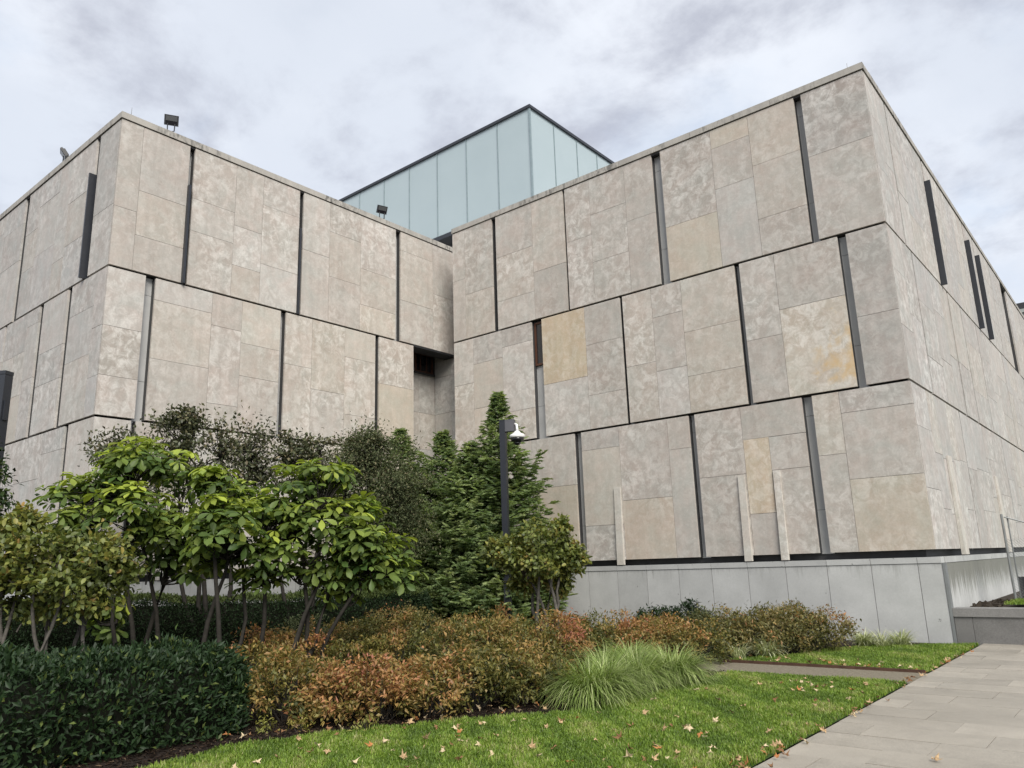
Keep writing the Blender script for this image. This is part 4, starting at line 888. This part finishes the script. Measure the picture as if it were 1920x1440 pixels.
for k, p in enumerate([(95, 1436), (65, 1428), (505, 1372), (560, 1375), (690, 1372)]): shrub('seedling', ['lime green seedling in the lower left corner', 'lime green seedling beside the irrigation fitting', 'green seedling left under the front shrubs', 'second green seedling under the front shrubs', 'green seedling at the mulch edge under the middle front shrubs'][k], 'plant', at_z(*p), .10, .13, 90, .05, .4, LM['hazel'], 220+k, lambda P, ch, g, h: .6+.2*ch, twigs=5, low=.02)

# ------------------------------------------------------------------ grasses
def blades(g, n, base, r, Ls, W0, lean, droop, org, hue):
    az = g.uniform(0, 2*np.pi, n); q = np.sqrt(g.random(n))*r; B = np.array(base)+np.stack([np.cos(az)*q, np.sin(az)*q, np.zeros(n)], 1)
    a2 = az+g.normal(0, .5, n); o = np.stack([np.cos(a2), np.sin(a2), np.zeros(n)], 1); side = np.cross(o, UPZ); L = g.uniform(*Ls, n); th = np.clip(g.uniform(.08, lean, n)*(.35+.65*q/r), 0, 1.3)
    m = 6; pts = [B]; ang = th.copy(); dr = g.uniform(.5, 1.3, n)*droop
    for k in range(m-1):
        pts.append(pts[-1]+(o*np.sin(ang)[:, None]+UPZ*np.cos(ang)[:, None])*(L/(m-1))[:, None]); ang = np.minimum(ang+dr/(m-1)*(1+.6*k/m), 2.75)
    V = []
    for k, p in enumerate(pts):
        w = W0*(1-(k/(m-1))**2)*.5+.0004; tw = side; p = p.copy(); p[:, 2] = np.maximum(p[:, 2], .012); V += [p-tw*w, p+tw*w]
    V = np.stack(V, 1)-np.array(org); F = []
    for k in range(m-1): F += [(2*k, 2*k+1, 2*k+3), (2*k, 2*k+3, 2*k+2)]
    F = np.array(F)[None]+(np.arange(n)*2*m)[:, None, None]
    return V.reshape(-1, 3), F.reshape(-1, 3), np.repeat(g.random(n), 2*m), np.repeat(np.clip(hue(g, n), 0, 1), 2*m)
def clump(name, label, p, r, n, Ls, W0, lean, droop, mat, seed, hue, group):
    g = np.random.default_rng(seed); base = (p[0], p[1], 0.); t = tag(leaf_obj(name, [blades(g, n, base, r, Ls, W0, lean, droop, base, hue)], mat, None, base, False), label, 'grass clump', group); return t
sg = lambda g, n: np.where(g.random(n) < .14, g.uniform(.8, 1., n), g.uniform(.15, .75, n))
for k, (p, lab) in enumerate([((1262, 1282), 'tall arching fountain grass clump at the right end of the row'), ((1195, 1292), 'arching fountain grass clump second from the right end'), ((1135, 1308), 'arching fountain grass clump in the middle of the row'), ((1108, 1318), 'fountain grass clump at the left end nearest the lawn edge'), ((1140, 1282), 'fountain grass clump behind the left end of the row'), ((1185, 1268), 'fountain grass clump behind the middle of the row')]):
    clump('fountain_grass', lab, at_z(*p), .20, 1700, (.40, .78), .010, 1.05, 2.0, LM['sedge'], 300+k, sg, 'arching fountain grass clumps beside the lawn')
vg = lambda g, n: g.uniform(.2, 1., n)
for k, (p, n, lab) in enumerate([((1440, 1232), 420, 'cream variegated lilyturf beside the gravel path'), ((1385, 1236), 120, 'sparse yellow lilyturf left of the larger clump'), ((1622, 1214), 330, 'cream variegated lilyturf left of a pair at the plinth'), ((1690, 1212), 260, 'cream variegated lilyturf nearest the building corner'), ((1655, 1214), 120, 'thin lilyturf between the pair at the plinth')]):
    clump('lilyturf', lab, at_z(*p), .10, n, (.26, .46), .011, .9, 1.6, LM['varieg'], 320+k, vg, 'variegated lilyturf clumps')

# ------------------------------------------------------------------ lawn blades, mulch, fallen leaves
def inside(P, poly):
    x, y = P[:, 0], P[:, 1]; c = np.zeros(len(P), bool); n = len(poly)
    for i in range(n):
        (x1, y1), (x2, y2) = poly[i], poly[(i+1) % n]
        if y1 == y2: continue
        c ^= ((y1 > y) != (y2 > y)) & (x < (x2-x1)*(y-y1)/(y2-y1)+x1)
    return c
def turf(name, label, poly, dens, hmin, hmax, seed, z=.0, ylim=None):
    g = np.random.default_rng(seed); a = np.array(poly); lo, hi = a.min(0), a.max(0)
    if ylim: lo = np.maximum(lo, ylim[0]); hi = np.minimum(hi, ylim[1])
    n = int((hi-lo).prod()*dens); P = g.uniform(lo, hi, (n, 2)); P = P[inside(P+.05*np.stack([snoise(P[:, 0], P[:, 1], 6.), snoise(P[:, 1], P[:, 0], 9.)], 1)+g.normal(0, .02, (n, 2)), poly)]; n = len(P)
    az = g.uniform(0, 2*np.pi, n); o = np.stack([np.cos(az), np.sin(az), np.zeros(n)], 1); sn = snoise(P[:, 0], P[:, 1], 2.2)+.6*snoise(P[:, 0]+9, P[:, 1], 7.)
    h = g.uniform(hmin, hmax, n)*(1+.25*sn); W0 = g.uniform(.003, .006, n); B = np.stack([P[:, 0], P[:, 1], np.full(n, z)], 1); sd = np.cross(o, UPZ); ln = g.uniform(.1, .8, n)
    M = B+UPZ*(h*.6)[:, None]+o*(h*ln*.3)[:, None]; Tp = B+UPZ*(h*(1.05-.35*ln))[:, None]+o*(h*ln)[:, None]
    V = np.stack([B-sd*W0[:, None], B+sd*W0[:, None], M+sd*(W0*.8)[:, None], M-sd*(W0*.8)[:, None], Tp], 1); F = np.array([[0, 1, 2], [0, 2, 3], [3, 2, 4]])[None]+(np.arange(n)*5)[:, None, None]
    hue = np.clip(.56+.34*sn+g.normal(0, .16, n)+(g.random(n) < .03)*.5, 0, 1)
    return tag(leaf_obj(name, [(V.reshape(-1, 3), F.reshape(-1, 3), np.repeat(g.random(n), 5), np.repeat(hue, 5))], LM['grass'], None, None, False), label, 'grass', kind='stuff')
turf('lawn_grass', 'bright green mown lawn grass in the foreground', LAWN1, 8500, .030, .058, 401, ylim=((-7.4, 3.2), (-2.7, 11.1)))
turf('lawn_grass', 'small far patch of lawn grass before the right plinth', LAWN2, 5500, .035, .065, 402)
turf('lawn_grass', 'grass on the raised ground behind the low granite wall', [(-2.55, 17.2), (.5, 16.95), (.5, 24), (-2.4, 24)], 1500, .04, .07, 403, z=.6)
def chips(n, seed):
    g = np.random.default_rng(seed); poly = [(-9.5, 4.4), (-7.7, 4.0), (-7.7, 2.0), (-7.0, 2.0), (-7.0, 3.5), (-7.15, 4.2), tuple(at_z(880, 1348)[:2]), tuple(at_z(1060, 1333)[:2]), tuple(at_z(1320, 1270)[:2]), (-5.2, 11), (-6.5, 11), (-8, 8), (-9.5, 6.5)]
    P = g.uniform((-9.5, 2.0), (-5.0, 11.0), (n*3, 2)); P = P[inside(P, poly)][:n]; n = len(P)
    A = np.stack([g.normal(0, 1, n), g.normal(0, 1, n), g.normal(0, .25, n)], 1); Nn = UPZ+g.normal(0, .35, (n, 3)); B = np.stack([P[:, 0], P[:, 1], g.uniform(.003, .02, n)], 1)
    v, f, r, h = leaves(B, A, Nn, g.uniform(.02, .07, n), g.uniform(.008, .018, n), T2, g.random(n), g, (0, 0, 0))
    M = leaf_mat('bark_chip', [(0, (.010, .007, .005)), (.8, (.045, .030, .021)), (1, (.12, .085, .055))], .9, .0, .1)
    tag(leaf_obj('bark_mulch', [(v, f, r, h)], M, None, None, False), 'dark bark mulch chips along the shrub bed edge', 'mulch', kind='stuff')
chips(15000, 405)
def leaf_star(seed):
    g = np.random.default_rng(seed); V = [(0, 0, 0)]; out = []
    lobes = [(-2.35, .55), (-1.15, .85), (0, 1.0), (1.15, .85), (2.35, .55)]
    for i, (a, r) in enumerate(lobes):
        a += g.normal(0, .06); out += [(a-.30, r*.55), (a, r*g.uniform(.9, 1.1)), (a+.30, r*.55)]
        if i < 4: out.append(((a+lobes[i+1][0])/2, .46))
    c1, c2 = g.uniform(-1.2, 1.6), g.uniform(-.4, 1.4)
    for a, r in out:
        x, y = r*math.cos(a), r*math.sin(a); V.append((x, y, .65*(c1*x*x+c2*y*y)+g.normal(0, .08)))
    F = [(0, k, k+1) for k in range(1, len(out))]
    b = len(V); V += [(-.1, .015, 0), (-.1, -.015, 0), (-.75, 0, .08)]; F.append((b, b+1, b+2))
    me = bpy.data.meshes.new('dry_leaf'); me.from_pydata([tuple(.052*c for c in v) for v in V], [], F); me.update(); return me
DL = []
for nm, c in (('tan_leaf', (.42, .29, .16)), ('pale_leaf', (.55, .44, .28)), ('brown_leaf', (.22, .115, .055)), ('orange_leaf', (.40, .17, .06))):
    M = Mat('dry_'+nm); v, oi = M.objvec(); M.set(M.mix(1., c, M.ramp(M.noise(v, 60, 4), [(.3, .7), (.7, 1.25)]), 'MULTIPLY'), .7, spec=.25); row = []
    for k in range(4): me = leaf_star(len(DL)*10+k+1); me.materials.append(M.m); row.append(me)
    DL.append(row)
lr = random.Random(77)
def drop(x, y, z, kinds, label, group, sc=1.):
    kd = lr.choices(range(4), kinds)[0]; me = DL[kd][lr.randrange(4)]; label = ['tan ', 'pale cream ', 'dark brown ', 'orange '][kd]+label; s = sc*lr.uniform(.75, 1.3)
    o = link('fallen_leaf', me, None, None, (x, y, z+.02), (lr.gauss(0, .45), lr.gauss(0, .45), lr.uniform(0, 6.28))); o.scale = (s, s, s); tag(o, label, 'leaf', group)
GL = ('dry curled leaf fallen on the foreground lawn', 'dry leaves scattered on the foreground lawn')
seen = [(855, 1372), (875, 1365), (1025, 1370), (1055, 1362), (930, 1390), (898, 1408), (925, 1423), (1000, 1410), (1010, 1428), (1040, 1415), (862, 1432), (1150, 1378), (1165, 1395), (1185, 1370), (1210, 1345), (1180, 1318), (1225, 1405), (1245, 1378), (1290, 1372), (1310, 1385), (1345, 1360), (1370, 1345), (1430, 1290), (1322, 1300), (1345, 1320), (1500, 1300), (1530, 1332), (1555, 1325), (1590, 1318), (1440, 1380), (1325, 1390), (1180, 1430), (1070, 1440), (700, 1408), (720, 1400), (560, 1392), (520, 1430), (480, 1440), (610, 1420), (640, 1375), (770, 1362), (1310, 1300), (1268, 1352), (1360, 1300), (1400, 1330), (1480, 1350), (1340, 1412), (1335, 1425), (1265, 1432), (1230, 1320), (1120, 1345), (1450, 1320), (960, 1360), (800, 1395), (830, 1420), (760, 1430), (660, 1440), (590, 1408)]
for p in seen: q = at_z(p[0]+lr.uniform(-4, 4), p[1]+lr.uniform(-2, 2)); drop(q[0], q[1], .03, (4, 4, 2, 1), *GL)
ctr = [(lr.uniform(-7, -2.9), lr.uniform(3.6, 10.9)) for _ in range(26)]
for _ in range(130):
    x, y = lr.choice(ctr); x += lr.gauss(0, .22); y += lr.gauss(0, .30)
    if inside(np.array([[x, y]]), LAWN1)[0]: drop(x, y, .028, (4, 3, 3, 1), *GL, sc=.8)
for _ in range(60):
    y = 6.0+10*lr.random()**1.3; drop(XP+lr.gauss(-.02, .07), y, .02, (3, 1, 3, 3), 'dry leaf gathered along the edge of the paved path', 'leaves gathered along the path edge', .85)
for _ in range(30): drop(lr.uniform(-5.6, -2.9), 12.10+abs(lr.gauss(0, .25)), .03, (4, 3, 2, 2), 'dry leaf caught along the rusty edging of the far lawn', 'leaves along the steel edging')
for _ in range(46):
    px_ = lr.uniform(420, 1060); q = at_z(px_, np.interp(px_, [420, 620, 880, 1060], [1398, 1368, 1340, 1328])+lr.uniform(-14, 6)); drop(q[0], q[1], .02, (4, 2, 3, 3), 'dry leaf lying on the dark mulch below the shrubs', 'leaves on the mulch edge')
for p in ((1755, 1433), (1665, 1318), (1545, 1375)): q = at_z(*p); drop(q[0], q[1], .012, (2, 0, 1, 3), 'single leaf lying on the granite pavers', 'leaves on the pavers')
for _ in range(9): drop(lr.uniform(-2.2, -1.4), 15.95+lr.gauss(0, .05), .012, (2, 0, 3, 3), 'dry leaf blown against the low granite wall', 'leaves at the granite wall')
